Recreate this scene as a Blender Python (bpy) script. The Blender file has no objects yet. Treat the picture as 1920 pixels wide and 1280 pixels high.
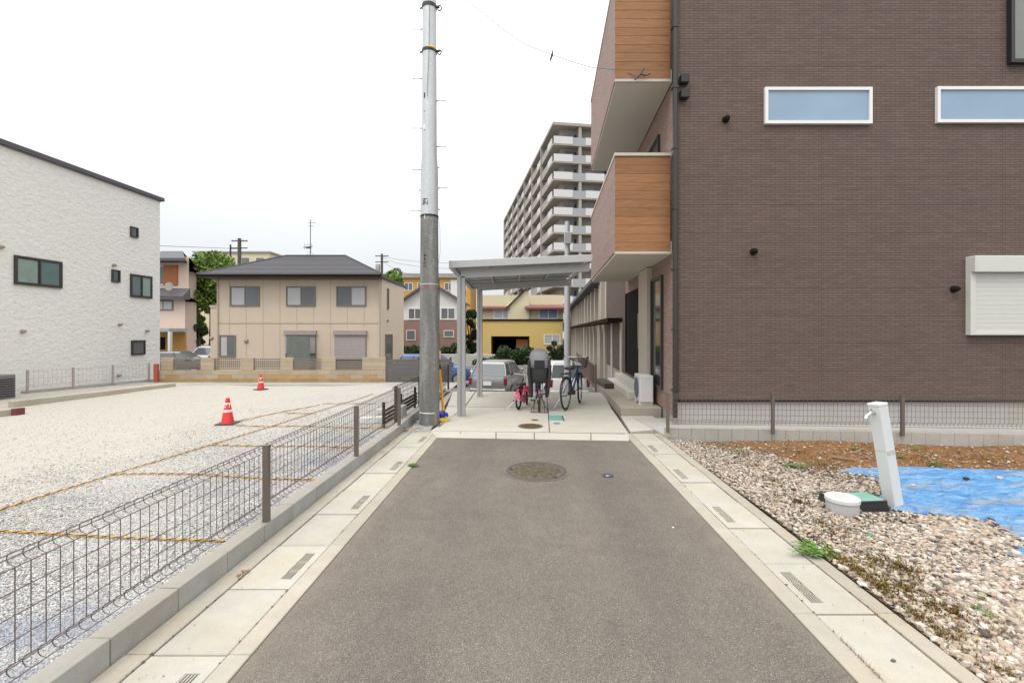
import bpy, math, random
import numpy as np
from mathutils import Matrix, Vector
random.seed(7); RNG = np.random.default_rng(7)
S = bpy.context.scene; COL = S.collection
R = math.radians
# ------------------------------------------------------------------ camera, sky, sun, exposure
H = 1.58; F = 853.3; HY = 622.0; CX = 960.0
cam = bpy.data.cameras.new('camera'); cam.sensor_width = 36; cam.lens = 16.0
cam.shift_y = -(640 - HY) / 1920; cam.clip_start = .05; cam.clip_end = 2000
co = bpy.data.objects.new('camera', cam); COL.objects.link(co)
co.location = (0, 0, H); co.rotation_euler = (R(90), 0, 0); S.camera = co
SUN_EL, SUN_AZ = 58, 215          # azimuth clockwise from +Y
w = bpy.data.worlds.new('World'); S.world = w; w.use_nodes = True
nt = w.node_tree; nt.nodes.clear()
def wn(t): return nt.nodes.new(t)
out = wn('ShaderNodeOutputWorld'); bg = wn('ShaderNodeBackground'); bg.inputs['Strength'].default_value = .1
sky = wn('ShaderNodeTexSky'); sky.sky_type = 'NISHITA'; sky.sun_disc = False
sky.sun_elevation = R(SUN_EL); sky.sun_rotation = R(SUN_AZ)
tc = wn('ShaderNodeTexCoord'); sx = wn('ShaderNodeSeparateXYZ'); nt.links.new(tc.outputs['Generated'], sx.inputs[0])
cl = wn('ShaderNodeClamp'); nt.links.new(sx.outputs['Z'], cl.inputs['Value'])
def wm(op, a, b):
    n = wn('ShaderNodeMath'); n.operation = op
    for i, v in enumerate((a, b)):
        if isinstance(v, (int, float)): n.inputs[i].default_value = v
        else: nt.links.new(v, n.inputs[i])
    return n.outputs[0]
z = cl.outputs[0]
lum = wm('ADD', wm('ADD', 7.9, wm('MULTIPLY', z, 10.0)), wm('MULTIPLY', wm('MULTIPLY', z, z), 14.0))
nz = wn('ShaderNodeTexNoise'); nz.inputs['Scale'].default_value = 2.2; nz.inputs['Detail'].default_value = 4
nt.links.new(tc.outputs['Generated'], nz.inputs['Vector'])
lum = wm('MULTIPLY', lum, wm('ADD', .93, wm('MULTIPLY', nz.outputs['Fac'], .14)))
tint = wn('ShaderNodeMix'); tint.data_type = 'RGBA'
tint.inputs[6].default_value = (.945, .98, 1.01, 1); tint.inputs[7].default_value = (1, 1, 1, 1)
nt.links.new(wm('MULTIPLY', z, 2.2), tint.inputs[0])
vm = wn('ShaderNodeVectorMath'); vm.operation = 'SCALE'
nt.links.new(tint.outputs[2], vm.inputs[0]); nt.links.new(lum, vm.inputs['Scale'])
mx = wn('ShaderNodeMix'); mx.data_type = 'RGBA'; mx.inputs[0].default_value = .94     # cloud cover over the clear sky
nt.links.new(sky.outputs[0], mx.inputs[6]); nt.links.new(vm.outputs[0], mx.inputs[7])
nt.links.new(mx.outputs[2], bg.inputs['Color']); nt.links.new(bg.outputs[0], out.inputs[0])
sl = bpy.data.lights.new('sun', 'SUN'); sl.energy = 1.2; sl.angle = R(18); sl.color = (1, .96, .9)
so = bpy.data.objects.new('sun', sl); COL.objects.link(so)
so.rotation_euler = (R(90 - SUN_EL), 0, R(180 - SUN_AZ))
so.location = (0, -20, 30)
vs = S.view_settings; vs.view_transform = 'Standard'; vs.look = 'None'; vs.exposure = 0; vs.gamma = 1; vs.use_curve_mapping = False
# ------------------------------------------------------------------ helpers
def P(px, py, z=0):                       # point of the horizontal plane z seen at a photo pixel
    Y = (H - z) * F / (py - HY); return Vector(((px - CX) / F * Y, Y, z))
def Q(px, py, Y): return Vector(((px - CX) / F * Y, Y, H - (py - HY) / F * Y))
def U(u, v, z=0): return Vector((u + .0352 * v, v, z))       # coordinates along the lane
class MB:
    def __init__(s): s.v = []; s.f = []; s.T = None
    def add(s, vs, fs):
        b = len(s.v)
        for p in vs:
            p = Vector(p); s.v.append(s.T @ p if s.T else p)
        s.f += [tuple(b + i for i in f) for f in fs]
    def box(s, x0, x1, y0, y1, z0, z1):
        s.add([(x0,y0,z0),(x1,y0,z0),(x1,y1,z0),(x0,y1,z0),(x0,y0,z1),(x1,y0,z1),(x1,y1,z1),(x0,y1,z1)],
              [(0,3,2,1),(4,5,6,7),(0,1,5,4),(1,2,6,5),(2,3,7,6),(3,0,4,7)]); return s
    def prism(s, poly, z0, z1):
        n = len(poly)
        a = sum(poly[i][0]*poly[(i+1)%n][1]-poly[(i+1)%n][0]*poly[i][1] for i in range(n))
        if a < 0: poly = list(poly)[::-1]
        s.add([(p[0],p[1],z0) for p in poly]+[(p[0],p[1],z1) for p in poly],
              [tuple(range(n))[::-1], tuple(range(n,2*n))]+[(i,(i+1)%n,n+(i+1)%n,n+i) for i in range(n)]); return s
    def tube(s, pts, r, n=6, closed=False):
        pts = [Vector(p) for p in pts]; m = len(pts); rs = r if isinstance(r, (list,tuple)) else [r]*m
        vs = []; up = None
        for i, p in enumerate(pts):
            if closed: t = pts[(i+1)%m]-pts[i-1]
            else: t = pts[min(i+1,m-1)]-pts[max(i-1,0)]
            t.normalize()
            if up is None: up = Vector((0,0,1)) if abs(t.z) < .9 else Vector((1,0,0))
            a = t.cross(up)
            if a.length < 1e-4: a = t.cross(Vector((.3,1,.2)))
            a.normalize(); b = a.cross(t); up = b
            for k in range(n):
                q = 2*math.pi*k/n; vs.append(p+(a*math.cos(q)+b*math.sin(q))*rs[i])
        fs = []
        for i in range(m if closed else m-1):
            j = (i+1)%m
            for k in range(n): l=(k+1)%n; fs.append((i*n+k,i*n+l,j*n+l,j*n+k))
        if not closed: fs += [tuple(range(n))[::-1], tuple((m-1)*n+k for k in range(n))]
        s.add(vs, fs); return s
    def lathe(s, prof, n=24, c=(0,0,0), arc=1.0):
        vs = []; m = len(prof); c = Vector(c)
        for r, z in prof:
            for k in range(n):
                q = 2*math.pi*k/n; vs.append(c+Vector((r*math.cos(q), r*math.sin(q), z)))
        fs = [(i*n+k,i*n+(k+1)%n,(i+1)*n+(k+1)%n,(i+1)*n+k) for i in range(m-1) for k in range(n)]
        if prof[0][0] > 1e-4: fs.append(tuple(range(n))[::-1])
        if prof[-1][0] > 1e-4: fs.append(tuple((m-1)*n+k for k in range(n)))
        s.add(vs, fs); return s
    def cyl(s, a, b, r, n=12): return s.tube([a, b], r, n)
    def build(s, name, mat, parent=None, smooth=False, bevel=0, **props):
        me = bpy.data.meshes.new(name); o = bpy.data.objects.new(name, me)
        off = parent_world(parent); vv = [tuple(v-off) for v in s.v]
        loc = None
        if parent is None:
            c = Vector((sum(v[0] for v in vv)/len(vv), sum(v[1] for v in vv)/len(vv), min(v[2] for v in vv)))
            vv = [tuple(Vector(v)-c) for v in vv]; loc = c
        me.from_pydata(vv, [], s.f); me.update()
        me.materials.append(mat)
        if smooth:
            me.polygons.foreach_set('use_smooth', [True]*len(me.polygons))
            if smooth != 'all': me.set_sharp_from_angle(angle=R(38))
        COL.objects.link(o)
        if parent: o.parent = parent
        if loc: o.location = loc
        if bevel:
            b = o.modifiers.new('bevel', 'BEVEL'); b.width = bevel; b.segments = 1; b.limit_method = 'ANGLE'
        for k, v in props.items(): o[k] = v
        return o
def parent_world(p):
    v = Vector((0,0,0))
    while p: v += p.location; p = p.parent
    return v
def thing(name, label, cat, loc=(0,0,0), group=None, rz=0):
    o = bpy.data.objects.new(name, None); COL.objects.link(o); o.location = loc; o.rotation_euler.z = rz
    o['label'] = label; o['category'] = cat; o.empty_display_size = .2
    if group: o['group'] = group
    return o
def struct(name, label=None):
    o = bpy.data.objects.new(name, None); COL.objects.link(o); o['kind'] = 'structure'; o.empty_display_size = .2
    return o
def tag(o, label, cat, group=None):
    o['label'] = label; o['category'] = cat
    if group: o['group'] = group
    return o
def copy_tree(o, parent=None):
    c = o.copy(); COL.objects.link(c)
    if parent: c.parent = parent
    for ch in [k for k in bpy.data.objects if k.parent == o]: copy_tree(ch, c)
    return c
def place(o, loc, rz=0, sc=1): o.location = loc; o.rotation_euler.z = rz; o.scale = (sc,)*3; return o
def inst(src, name, parent, loc, rot=None, sc=None):        # one more piece sharing its mesh
    o = bpy.data.objects.new(name, src.data); COL.objects.link(o); o.parent = parent; o.location = loc
    if rot: o.rotation_euler = rot
    if sc: o.scale = sc
    for m in src.modifiers:
        b = o.modifiers.new('bevel', 'BEVEL'); b.width = m.width; b.segments = 1; b.limit_method = 'ANGLE'
    return o
# ------------------------------------------------------------------ materials
class NT:
    def __init__(s, name):
        s.m = bpy.data.materials.new(name); s.m.use_nodes = True; s.t = s.m.node_tree
        s.b = s.t.nodes['Principled BSDF']; s.tc = s.t.nodes.new('ShaderNodeTexCoord')
    def n(s, t, **k):
        x = s.t.nodes.new(t)
        for a, b in k.items(): setattr(x, a, b)
        return x
    def l(s, a, b): s.t.links.new(a, b)
    def noise(s, scale, detail=4, vec=None, rough=.55, dist=0):
        x = s.n('ShaderNodeTexNoise'); x.inputs['Scale'].default_value = scale; x.inputs['Detail'].default_value = detail
        x.inputs['Roughness'].default_value = rough; x.inputs['Distortion'].default_value = dist
        s.l(vec or s.tc.outputs['Object'], x.inputs['Vector']); return x.outputs['Fac']
    def vor(s, scale, out='Distance', vec=None, feature='F1'):
        x = s.n('ShaderNodeTexVoronoi', feature=feature); x.inputs['Scale'].default_value = scale
        s.l(vec or s.tc.outputs['Object'], x.inputs['Vector']); return x.outputs[out]
    def ramp(s, fac, stops, interp='LINEAR'):
        x = s.n('ShaderNodeValToRGB'); x.color_ramp.interpolation = interp; e = x.color_ramp.elements
        while len(e) < len(stops): e.new(.5)
        for i, (p, c) in enumerate(stops):
            e[i].position = p; e[i].color = (c, c, c, 1) if isinstance(c, (int, float)) else (*c, 1)
        s.l(fac, x.inputs[0]); return x.outputs[0]
    def mix(s, fac, a, b, mode='MIX'):
        x = s.n('ShaderNodeMix', data_type='RGBA', blend_type=mode)
        for i, v in ((0, fac), (6, a), (7, b)):
            if isinstance(v, (int, float)): x.inputs[i].default_value = v if i == 0 else (v, v, v, 1)
            elif isinstance(v, tuple): x.inputs[i].default_value = (*v, 1)
            else: s.l(v, x.inputs[i])
        return x.outputs[2]
    def math(s, op, a, b=0):
        x = s.n('ShaderNodeMath', operation=op)
        for i, v in enumerate((a, b)):
            if isinstance(v, (int, float)): x.inputs[i].default_value = v
            else: s.l(v, x.inputs[i])
        return x.outputs[0]
    def mapping(s, scale=(1,1,1), rot=(0,0,0), out='Object'):
        x = s.n('ShaderNodeMapping'); x.inputs['Scale'].default_value = scale; x.inputs['Rotation'].default_value = rot
        s.l(s.tc.outputs[out], x.inputs['Vector']); return x.outputs[0]
    def world(s, scale=(1,1,1)):
        g = s.n('ShaderNodeNewGeometry'); x = s.n('ShaderNodeMapping'); x.inputs['Scale'].default_value = scale
        s.l(g.outputs['Position'], x.inputs['Vector']); return x.outputs[0]
    def bump(s, h, strength=.3, dist=.01):
        x = s.n('ShaderNodeBump'); x.inputs['Strength'].default_value = strength; x.inputs['Distance'].default_value = dist
        s.l(h, x.inputs['Height']); s.l(x.outputs[0], s.b.inputs['Normal'])
    def done(s, col, rough=.7, metal=0, spec=.5):
        if isinstance(col, tuple): s.b.inputs['Base Color'].default_value = (*col, 1)
        else: s.l(col, s.b.inputs['Base Color'])
        if isinstance(rough, (int, float)): s.b.inputs['Roughness'].default_value = rough
        else: s.l(rough, s.b.inputs['Roughness'])
        s.b.inputs['Metallic'].default_value = metal; s.b.inputs['Specular IOR Level'].default_value = spec
        return s.m
def M(name, col, rough=.6, metal=0, var=.15, scale=6, fine=80, bump=.0, rnd=0, spec=.5):
    t = NT(name); wv = t.world()
    a = t.noise(scale, 5, wv); b = t.noise(fine, 3, wv)
    f = t.math('ADD', t.math('MULTIPLY', a, var*1.6), t.math('MULTIPLY', b, var*.8))
    f = t.math('ADD', f, 1-var*1.2)
    if rnd:
        oi = t.n('ShaderNodeObjectInfo'); f = t.math('MULTIPLY', f, t.math('ADD', 1-rnd/2, t.math('MULTIPLY', oi.outputs['Random'], rnd)))
    c = t.mix(1, tuple(col), f, 'MULTIPLY')
    if bump: t.bump(b, bump, .01)
    return t.done(c, rough, metal, spec)
def concrete(name, col, stain=.25, spots=True, rnd=.1, bump=.25, dusty=False):
    t = NT(name); wv = t.world()
    big = t.noise(1.3, 6, wv, .6); mid = t.noise(9, 6, wv, .65); fine = t.noise(140, 3, wv)
    f = t.math('ADD', t.math('MULTIPLY', big, stain*1.5), t.math('MULTIPLY', mid, stain))
    f = t.math('ADD', f, 1-stain*1.25); f = t.math('ADD', f, t.math('MULTIPLY', t.math('SUBTRACT', fine, .5), .28))
    if rnd:
        oi = t.n('ShaderNodeObjectInfo'); f = t.math('MULTIPLY', f, t.math('ADD', 1-rnd/2, t.math('MULTIPLY', oi.outputs['Random'], rnd)))
    c = t.mix(1, tuple(col), f, 'MULTIPLY')
    warm = t.ramp(t.noise(2.7, 4, wv), [(.42, 0), (.68, .5)])
    c = t.mix(warm, c, t.mix(1, c, (1.0, .9, .74), 'MULTIPLY'))
    if dusty:           # sandy dust lying on the upward faces
        g = t.n('ShaderNodeNewGeometry'); sn = t.n('ShaderNodeSeparateXYZ'); t.l(g.outputs['True Normal'], sn.inputs[0])
        c = t.mix(t.math('MULTIPLY', t.math('GREATER_THAN', sn.outputs[2], .6), t.ramp(mid, [(.35, .3), (.6, .85)])), c, (.36,.325,.27))
    if spots:
        v = t.vor(38, 'Distance', wv); sp = t.ramp(v, [(.0, 1), (.045, 1), (.09, 0)])
        keep = t.ramp(t.noise(5, 2, wv), [(.5, 0), (.62, .85)])
        c = t.mix(t.math('MULTIPLY', sp, keep), c, (.07, .06, .05))
    t.bump(t.math('ADD', fine, mid), bump, .004)
    return t.done(c, .85, 0, .3)
def m_asphalt():
    t = NT('asphalt'); wv = t.world()
    v = t.vor(300, 'Color', wv); sp = t.n('ShaderNodeSeparateColor'); t.l(v, sp.inputs[0])
    ag = t.ramp(sp.outputs[0], [(0, (.078,.066,.055)), (.3, (.120,.102,.085)), (.7, (.164,.142,.120)), (.93, (.195,.172,.148)), (1, (.36,.33,.29))])
    big = t.noise(.8, 6, wv, .6); mid = t.noise(6, 6, wv, .6)
    f = t.math('ADD', t.math('MULTIPLY', big, .5), t.math('ADD', t.math('MULTIPLY', mid, .35), .57))
    c = t.mix(1, ag, f, 'MULTIPLY')
    dust = t.ramp(t.noise(2.2, 6, t.world((1, .35, 1)), .7), [(.5, 0), (.78, .35)])
    c = t.mix(dust, c, (.24,.21,.175))
    sx = t.n('ShaderNodeSeparateXYZ'); t.l(wv, sx.inputs[0])
    u = t.math('SUBTRACT', t.math('SUBTRACT', sx.outputs[0], t.math('MULTIPLY', sx.outputs[1], .0352)), .065)
    au = t.math('ADD', t.math('ABSOLUTE', u), t.math('MULTIPLY', t.math('SUBTRACT', t.noise(3, 5, wv), .5), .35))
    edge = t.ramp(t.math('MULTIPLY', au, .6), [(.76, 0), (.87, .45)]); c = t.mix(edge, c, (.22,.19,.15))
    track = t.ramp(t.math('ABSOLUTE', t.math('SUBTRACT', au, .72)), [(.05, .16), (.28, 0)]); c = t.mix(track, c, (.075,.066,.06))
    blot = t.ramp(t.noise(1.7, 7, wv, .7), [(.60, 0), (.68, .22)]); c = t.mix(blot, c, (.07,.062,.056))
    d = t.vor(300, 'Distance', wv)
    t.bump(t.math('ADD', d, t.noise(300, 2, wv)), .35, .003)
    return t.done(c, .88, 0, .3)
def m_lot():
    t = NT('crushed_stone_lot'); wv = t.world()
    v = t.vor(70, 'Color', wv); sp = t.n('ShaderNodeSeparateColor'); t.l(v, sp.inputs[0])
    ag = t.ramp(sp.outputs[0], [(0, (.26,.25,.235)), (.2, (.35,.335,.31)), (.6, (.41,.39,.355)), (1, (.47,.45,.415))])
    sx = t.n('ShaderNodeSeparateXYZ'); t.l(t.world(), sx.inputs[0])
    # grey-blue fresh stone near the fence, sandy dusty stone farther out
    near = t.math('ADD', t.math('MULTIPLY', sx.outputs[0], .22), 1.25)
    near = t.math('ADD', near, t.math('MULTIPLY', t.math('SUBTRACT', t.noise(.7, 5, wv), .5), 1.7))
    nf = t.ramp(near, [(.1, 0), (.7, 1)])
    tint = t.mix(nf, (1.02, 1.0, .955), (.95, .96, .98))
    c = t.mix(1, ag, tint, 'MULTIPLY')
    dirt = t.ramp(t.noise(2.5, 6, t.world((.5, 1.6, 1)), .7), [(.45, 0), (.7, .55)])
    dirt = t.math('MULTIPLY', dirt, t.math('SUBTRACT', 1, t.math('MULTIPLY', nf, .6)))
    c = t.mix(dirt, c, (.43,.405,.36))
    bl = t.ramp(t.noise(1.1, 4, t.world((.6,1.4,1))), [(.56, 0), (.68, .5)])
    c = t.mix(t.math('MULTIPLY', bl, nf), c, (.24,.26,.32))
    t.bump(t.math('SUBTRACT', 1, t.vor(70, 'Distance', wv)), .6, .006)
    return t.done(c, .92, 0, .25)
def m_yard():
    t = NT('yard_soil'); wv = t.world()
    sx = t.n('ShaderNodeSeparateXYZ'); t.l(wv, sx.inputs[0])
    b = t.math('ADD', t.math('MULTIPLY', sx.outputs[1], .8), t.math('MULTIPLY', sx.outputs[0], 1.3))
    b = t.math('ADD', b, t.math('MULTIPLY', t.math('SUBTRACT', t.noise(2.2, 6, wv, .65), .5), 5))
    soil = t.ramp(t.math('MULTIPLY', b, .1), [(.84, 0), (.98, 1)])
    gcol = t.ramp(t.noise(50, 6, wv, .7), [(.35, (.07,.045,.03)), (.5, (.17,.12,.075)), (.65, (.28,.21,.14)), (.8,(.42,.35,.27))])
    scol = t.ramp(t.noise(26, 8, t.world((.7,1,1)), .8), [(.30, (.06,.028,.012)), (.44, (.18,.085,.036)), (.56, (.34,.18,.08)), (.68, (.48,.32,.18))])
    c = t.mix(soil, gcol, scol)
    moss = t.ramp(t.noise(3.3, 6, wv, .7), [(.60, 0), (.72, .7)])
    c = t.mix(moss, c, (.11,.115,.035))
    t.bump(t.noise(45, 6, wv, .7), .9, .03)
    return t.done(c, .95, 0, .2)
def m_stones(name, stops):
    t = NT(name); g = t.n('ShaderNodeNewGeometry')
    c = t.ramp(g.outputs['Random Per Island'], stops)
    n = t.noise(120, 3, t.world()); c = t.mix(1, c, t.math('ADD', .7, t.math('MULTIPLY', n, .6)), 'MULTIPLY')
    return t.done(c, .85, 0, .3)
def m_siding(name, a, b, mortar, horiz='X'):
    # small brick-pattern cladding: brick texture on a vertical wall (u along the wall, v up)
    t = NT(name); g = t.n('ShaderNodeNewGeometry'); sx = t.n('ShaderNodeSeparateXYZ'); t.l(g.outputs['Position'], sx.inputs[0])
    sn = t.n('ShaderNodeSeparateXYZ'); t.l(g.outputs['True Normal'], sn.inputs[0])
    side = t.math('GREATER_THAN', t.math('ABSOLUTE', sn.outputs[0]), .7)
    u = t.math('ADD', t.math('MULTIPLY', sx.outputs[0], t.math('SUBTRACT', 1, side)), t.math('MULTIPLY', sx.outputs[1], side))
    cb = t.n('ShaderNodeCombineXYZ'); t.l(u, cb.inputs[0]); t.l(sx.outputs[2], cb.inputs[1])
    br = t.n('ShaderNodeTexBrick'); t.l(cb.outputs[0], br.inputs['Vector'])
    for k, v in (('Color1', (*a, 1)), ('Color2', (*b, 1)), ('Mortar', (*mortar, 1)), ('Scale', 1), ('Mortar Size', .0035), ('Mortar Smooth', .25), ('Bias', 0), ('Brick Width', .16), ('Row Height', .042)):
        br.inputs[k].default_value = v
    f = t.math('ADD', .78, t.math('ADD', t.math('MULTIPLY', t.noise(60, 4, cb.outputs[0]), .3), t.math('MULTIPLY', t.noise(.9, 4, cb.outputs[0]), .16)))
    mp = t.n('ShaderNodeMapping'); mp.inputs['Scale'].default_value = (.6, 24, 1); t.l(cb.outputs[0], mp.inputs['Vector'])
    f = t.math('MULTIPLY', f, t.math('ADD', .84, t.math('MULTIPLY', t.noise(1, 3, mp.outputs[0]), .32)))
    pj = t.math('LESS_THAN', t.math('FRACT', t.math('DIVIDE', sx.outputs[2], .462)), .018)
    vj = t.math('LESS_THAN', t.math('FRACT', t.math('DIVIDE', t.math('ADD', u, .9), 3.03)), .0026)
    f = t.math('MULTIPLY', f, t.math('SUBTRACT', 1, t.math('MULTIPLY', t.math('MAXIMUM', pj, vj), .38)))
    mp2 = t.n('ShaderNodeMapping'); mp2.inputs['Scale'].default_value = (5, .35, 1); t.l(cb.outputs[0], mp2.inputs['Vector'])
    f = t.math('MULTIPLY', f, t.math('ADD', .93, t.math('MULTIPLY', t.noise(1, 5, mp2.outputs[0], .6), .14)))
    c = t.mix(1, br.outputs['Color'], f, 'MULTIPLY')
    t.bump(t.math('ADD', t.math('SUBTRACT', 1, br.outputs['Fac']), t.math('MULTIPLY', t.noise(130, 3, cb.outputs[0]), .5)), .6, .008)
    return t.done(c, .75, 0, .3)
def m_stucco(name, col):
    t = NT(name); wv = t.world((1, 1, 1.6))
    v = t.vor(7, 'Distance', wv, 'SMOOTH_F1'); n = t.noise(16, 5, wv, .6); n2 = t.noise(60, 3, wv)
    f = t.math('ADD', .80, t.math('ADD', t.math('MULTIPLY', n, .22), t.math('MULTIPLY', n2, .16)))
    f = t.math('MULTIPLY', f, t.ramp(t.vor(8, 'Distance', wv, 'DISTANCE_TO_EDGE'), [(0, .9), (.08, 1)]))
    t.bump(t.math('ADD', n, v), .7, .02)
    return t.done(t.mix(1, col, f, 'MULTIPLY'), .85, 0, .3)
def m_wood():
    t = NT('wood_cladding'); oi = t.n('ShaderNodeObjectInfo')
    mp = t.world((2.0, 2.0, 34)); n = t.noise(1.6, 6, mp, .65, .8)
    c = t.ramp(n, [(.25, (.20,.09,.035)), (.5, (.30,.142,.058)), (.75, (.38,.19,.083))])
    c = t.mix(1, c, t.math('ADD', .84, t.math('MULTIPLY', oi.outputs['Random'], .3)), 'MULTIPLY')
    t.bump(n, .3, .004); return t.done(c, .6, 0, .4)
def m_pole():
    t = NT('pole_concrete'); wv = t.world()
    str_ = t.noise(9, 6, t.world((1, 1, .12)), .6); f = t.noise(110, 4, wv); m = t.noise(14, 6, t.world((1,1,2.5)), .7)
    fr = t.math('ADD', t.math('MULTIPLY', str_, .7), t.math('ADD', t.math('MULTIPLY', f, .45), t.math('MULTIPLY', m, .45)))
    c = t.ramp(t.math('MULTIPLY', fr, .62), [(.3, (.10,.10,.095)), (.5, (.19,.19,.18)), (.62, (.33,.33,.31)), (.75, (.5,.5,.48))])
    t.bump(t.math('ADD', f, m), .6, .006); return t.done(c, .85, 0, .3)
def m_leaf(name, stops):
    t = NT(name); g = t.n('ShaderNodeNewGeometry')
    c = t.ramp(g.outputs['Random Per Island'], stops)
    cl = t.ramp(t.noise(.9, 4, t.world()), [(.35, .6), (.65, 1.25)])
    t.b.inputs['Subsurface Weight'].default_value = 0
    return t.done(t.mix(1, c, cl, 'MULTIPLY'), .6, 0, .3)
def m_tarp():
    t = NT('blue_tarp'); n = t.noise(5, 7, t.world((1, 3.2, 1)), .75, .6); n2 = t.noise(2.2, 5, t.world((.5, 2, 1)), .6)
    c = t.ramp(n, [(.3, (.04,.16,.38)), (.46, (.09,.28,.56)), (.57, (.16,.37,.64)), (.66, (.42,.56,.70))])
    dirt = t.ramp(t.math('ADD', t.math('MULTIPLY', n, .5), t.math('MULTIPLY', n2, .5)), [(.50, 0), (.58, .7)])
    c = t.mix(dirt, c, (.38,.34,.28)); t.bump(t.noise(14, 6, t.world((1, 2.5, 1)), .7), .9, .03)
    return t.done(c, .45, 0, .5)
def m_galv(name, col):
    t = NT(name); wv = t.world()
    v = t.vor(60, 'Color', wv); sp = t.n('ShaderNodeSeparateColor'); t.l(v, sp.inputs[0])
    f = t.math('ADD', .82, t.math('ADD', t.math('MULTIPLY', sp.outputs[0], .14), t.math('MULTIPLY', t.noise(12, 5, t.world((1,1,.25)), .6), .25)))
    return t.done(t.mix(1, tuple(col), f, 'MULTIPLY'), .5, .35, .5)
def m_grate():
    t = NT('rusty_iron'); wv = t.world()
    c = t.ramp(t.noise(25, 6, wv, .7), [(.3, (.05,.035,.03)), (.5, (.14,.09,.055)), (.7, (.27,.17,.09))])
    t.bump(t.noise(120, 3, wv), .4, .003); return t.done(c, .7, .3, .4)
def m_cover():
    t = NT('cast_iron_cover'); wv = t.world()
    c = t.ramp(t.noise(18, 6, wv, .7), [(.3, (.07,.058,.045)), (.5, (.14,.115,.08)), (.7, (.25,.21,.15))])
    t.bump(t.noise(150, 3, wv), .4, .003); return t.done(c, .62, .35, .4)
ASPH = m_asphalt(); LOT = m_lot(); YARD = m_yard(); WOOD = m_wood(); POLE = m_pole(); TARP = m_tarp(); RUST = m_grate(); COVER = m_cover()
SLAB = concrete('gutter_slab_concrete', (.42,.402,.35), .30, True, .12)
BORD = concrete('gutter_border_concrete', (.375,.345,.29), .32, True, .1)
BLOCK = concrete('kerb_block_concrete', (.345,.345,.335), .36, False, .16, .5, dusty=True)
PADM = concrete('pad_concrete', (.47,.45,.40), .16, True, .08)
DARKJ = M('joint_dark', (.02,.017,.013), .95)
GREYC = concrete('grey_concrete', (.33,.325,.31), .22, False, 0)
FOUND = concrete('foundation_mortar', (.40,.39,.375), .12, False, 0)
MORT = concrete('terrace_concrete', (.34,.305,.26), .16, False, 0)
SID = m_siding('brown_siding', (.158,.113,.095), (.133,.093,.078), (.062,.045,.038))
SID2 = m_siding('pink_and_lit_brown_siding', (.36,.25,.21), (.29,.20,.17), (.14,.10,.09))  # pinkish town house cladding; also the brown siding with a lit tone painted in
STUC = m_stucco('white_stucco', (.72,.71,.67))
ST_R = m_stones('yard_stones', [(0,(.09,.08,.08)),(.1,(.19,.165,.15)),(.26,(.33,.265,.20)),(.45,(.45,.385,.30)),(.62,(.40,.28,.20)),(.78,(.46,.41,.34)),(.92,(.53,.49,.43)),(1,(.64,.61,.56))])
def m_lotstones():
    t = NT('crushed_stones'); g = t.n('ShaderNodeNewGeometry')
    c = t.ramp(g.outputs['Random Per Island'], [(0,(.16,.16,.165)),(.2,(.34,.335,.33)),(.5,(.47,.455,.43)),(.85,(.58,.565,.535)),(1,(.72,.70,.67))])
    sx = t.n('ShaderNodeSeparateXYZ'); t.l(t.world(), sx.inputs[0])
    near = t.math('ADD', t.math('MULTIPLY', sx.outputs[0], .22), 1.25)
    near = t.math('ADD', near, t.math('MULTIPLY', t.math('SUBTRACT', t.noise(.7, 5, t.world()), .5), 1.7))
    nf = t.ramp(near, [(.1, 0), (.7, 1)]); c = t.mix(1, c, t.mix(nf, (1.0, .98, .92), (.93, .945, .97)), 'MULTIPLY')
    bl = t.ramp(t.noise(1.1, 4, t.world((.6,1.4,1))), [(.52, 0), (.64, .6)])
    return t.done(t.mix(t.math('MULTIPLY', bl, nf), c, (.24,.26,.32)), .9, 0, .25)
ST_L = m_lotstones()
WHITE = M('white_frame', (.80,.79,.76), .45, 0, .05)
OFFW = M('white_plastic', (.62,.64,.64), .35, 0, .08, 9)
ALU = M('aluminium', (.47,.47,.47), .42, .45, .08)
ALUD = M('dark_aluminium', (.05,.045,.042), .4, .3, .08)
BRZ = M('bronze_fence_steel', (.15,.125,.105), .5, .2, .12)
WIRE = M('fence_wire', (.135,.105,.09), .5, .2, .1)
BLK = M('black_paint', (.018,.018,.02), .45, 0, .1)
RUB = M('tyre_rubber', (.022,.022,.023), .8, 0, .2)
GALV = m_galv('galvanised_steel', (.50,.52,.53))
GLASSB = M('blue_window_glass', (.24,.355,.48), .08, 0, .22, .9, spec=.8)  # broad noise paints a faint reflection gradient into the glass colour
GLASSD = M('dark_window_glass', (.035,.045,.045), .06, 0, .1, 2, spec=.9)
GLASSG = M('green_curtain_glass', (.17,.24,.20), .1, 0, .35, 5, spec=.8)
GLASSC = M('curtained_glass', (.45,.46,.46), .12, 0, .15, 3, spec=.8)
CLEARISH = M('smoked_window', (.10,.11,.115), .08, 0, .1, spec=.9)
SOFFIT = M('soffit_board', (.56,.53,.46), .7, 0, .05, 2)
CREAM = M('cream_trim', (.52,.46,.38), .7, 0, .06)
BEIGE = M('beige_siding', (.60,.50,.39), .75, 0, .07, 2)
TAN = M('tan_block', (.42,.34,.24), .85, 0, .2, 3, bump=.3, rnd=.15)
OCHRE = M('stained_block', (.40,.27,.13), .85, 0, .3, 3, bump=.3, rnd=.2)
ROOFD = M('slate_roof', (.085,.082,.088), .7, 0, .2, 8, rnd=.15)
MAROON = M('maroon_roof', (.20,.075,.075), .6, 0, .15)
DKBR = M('dark_brown_panel', (.02,.014,.012), .9, 0, .15, spec=.1)
ORANGEW = M('orange_render', (.52,.29,.07), .7, 0, .08)
YELLOWW = M('yellow_render', (.58,.42,.14), .7, 0, .08)
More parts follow.
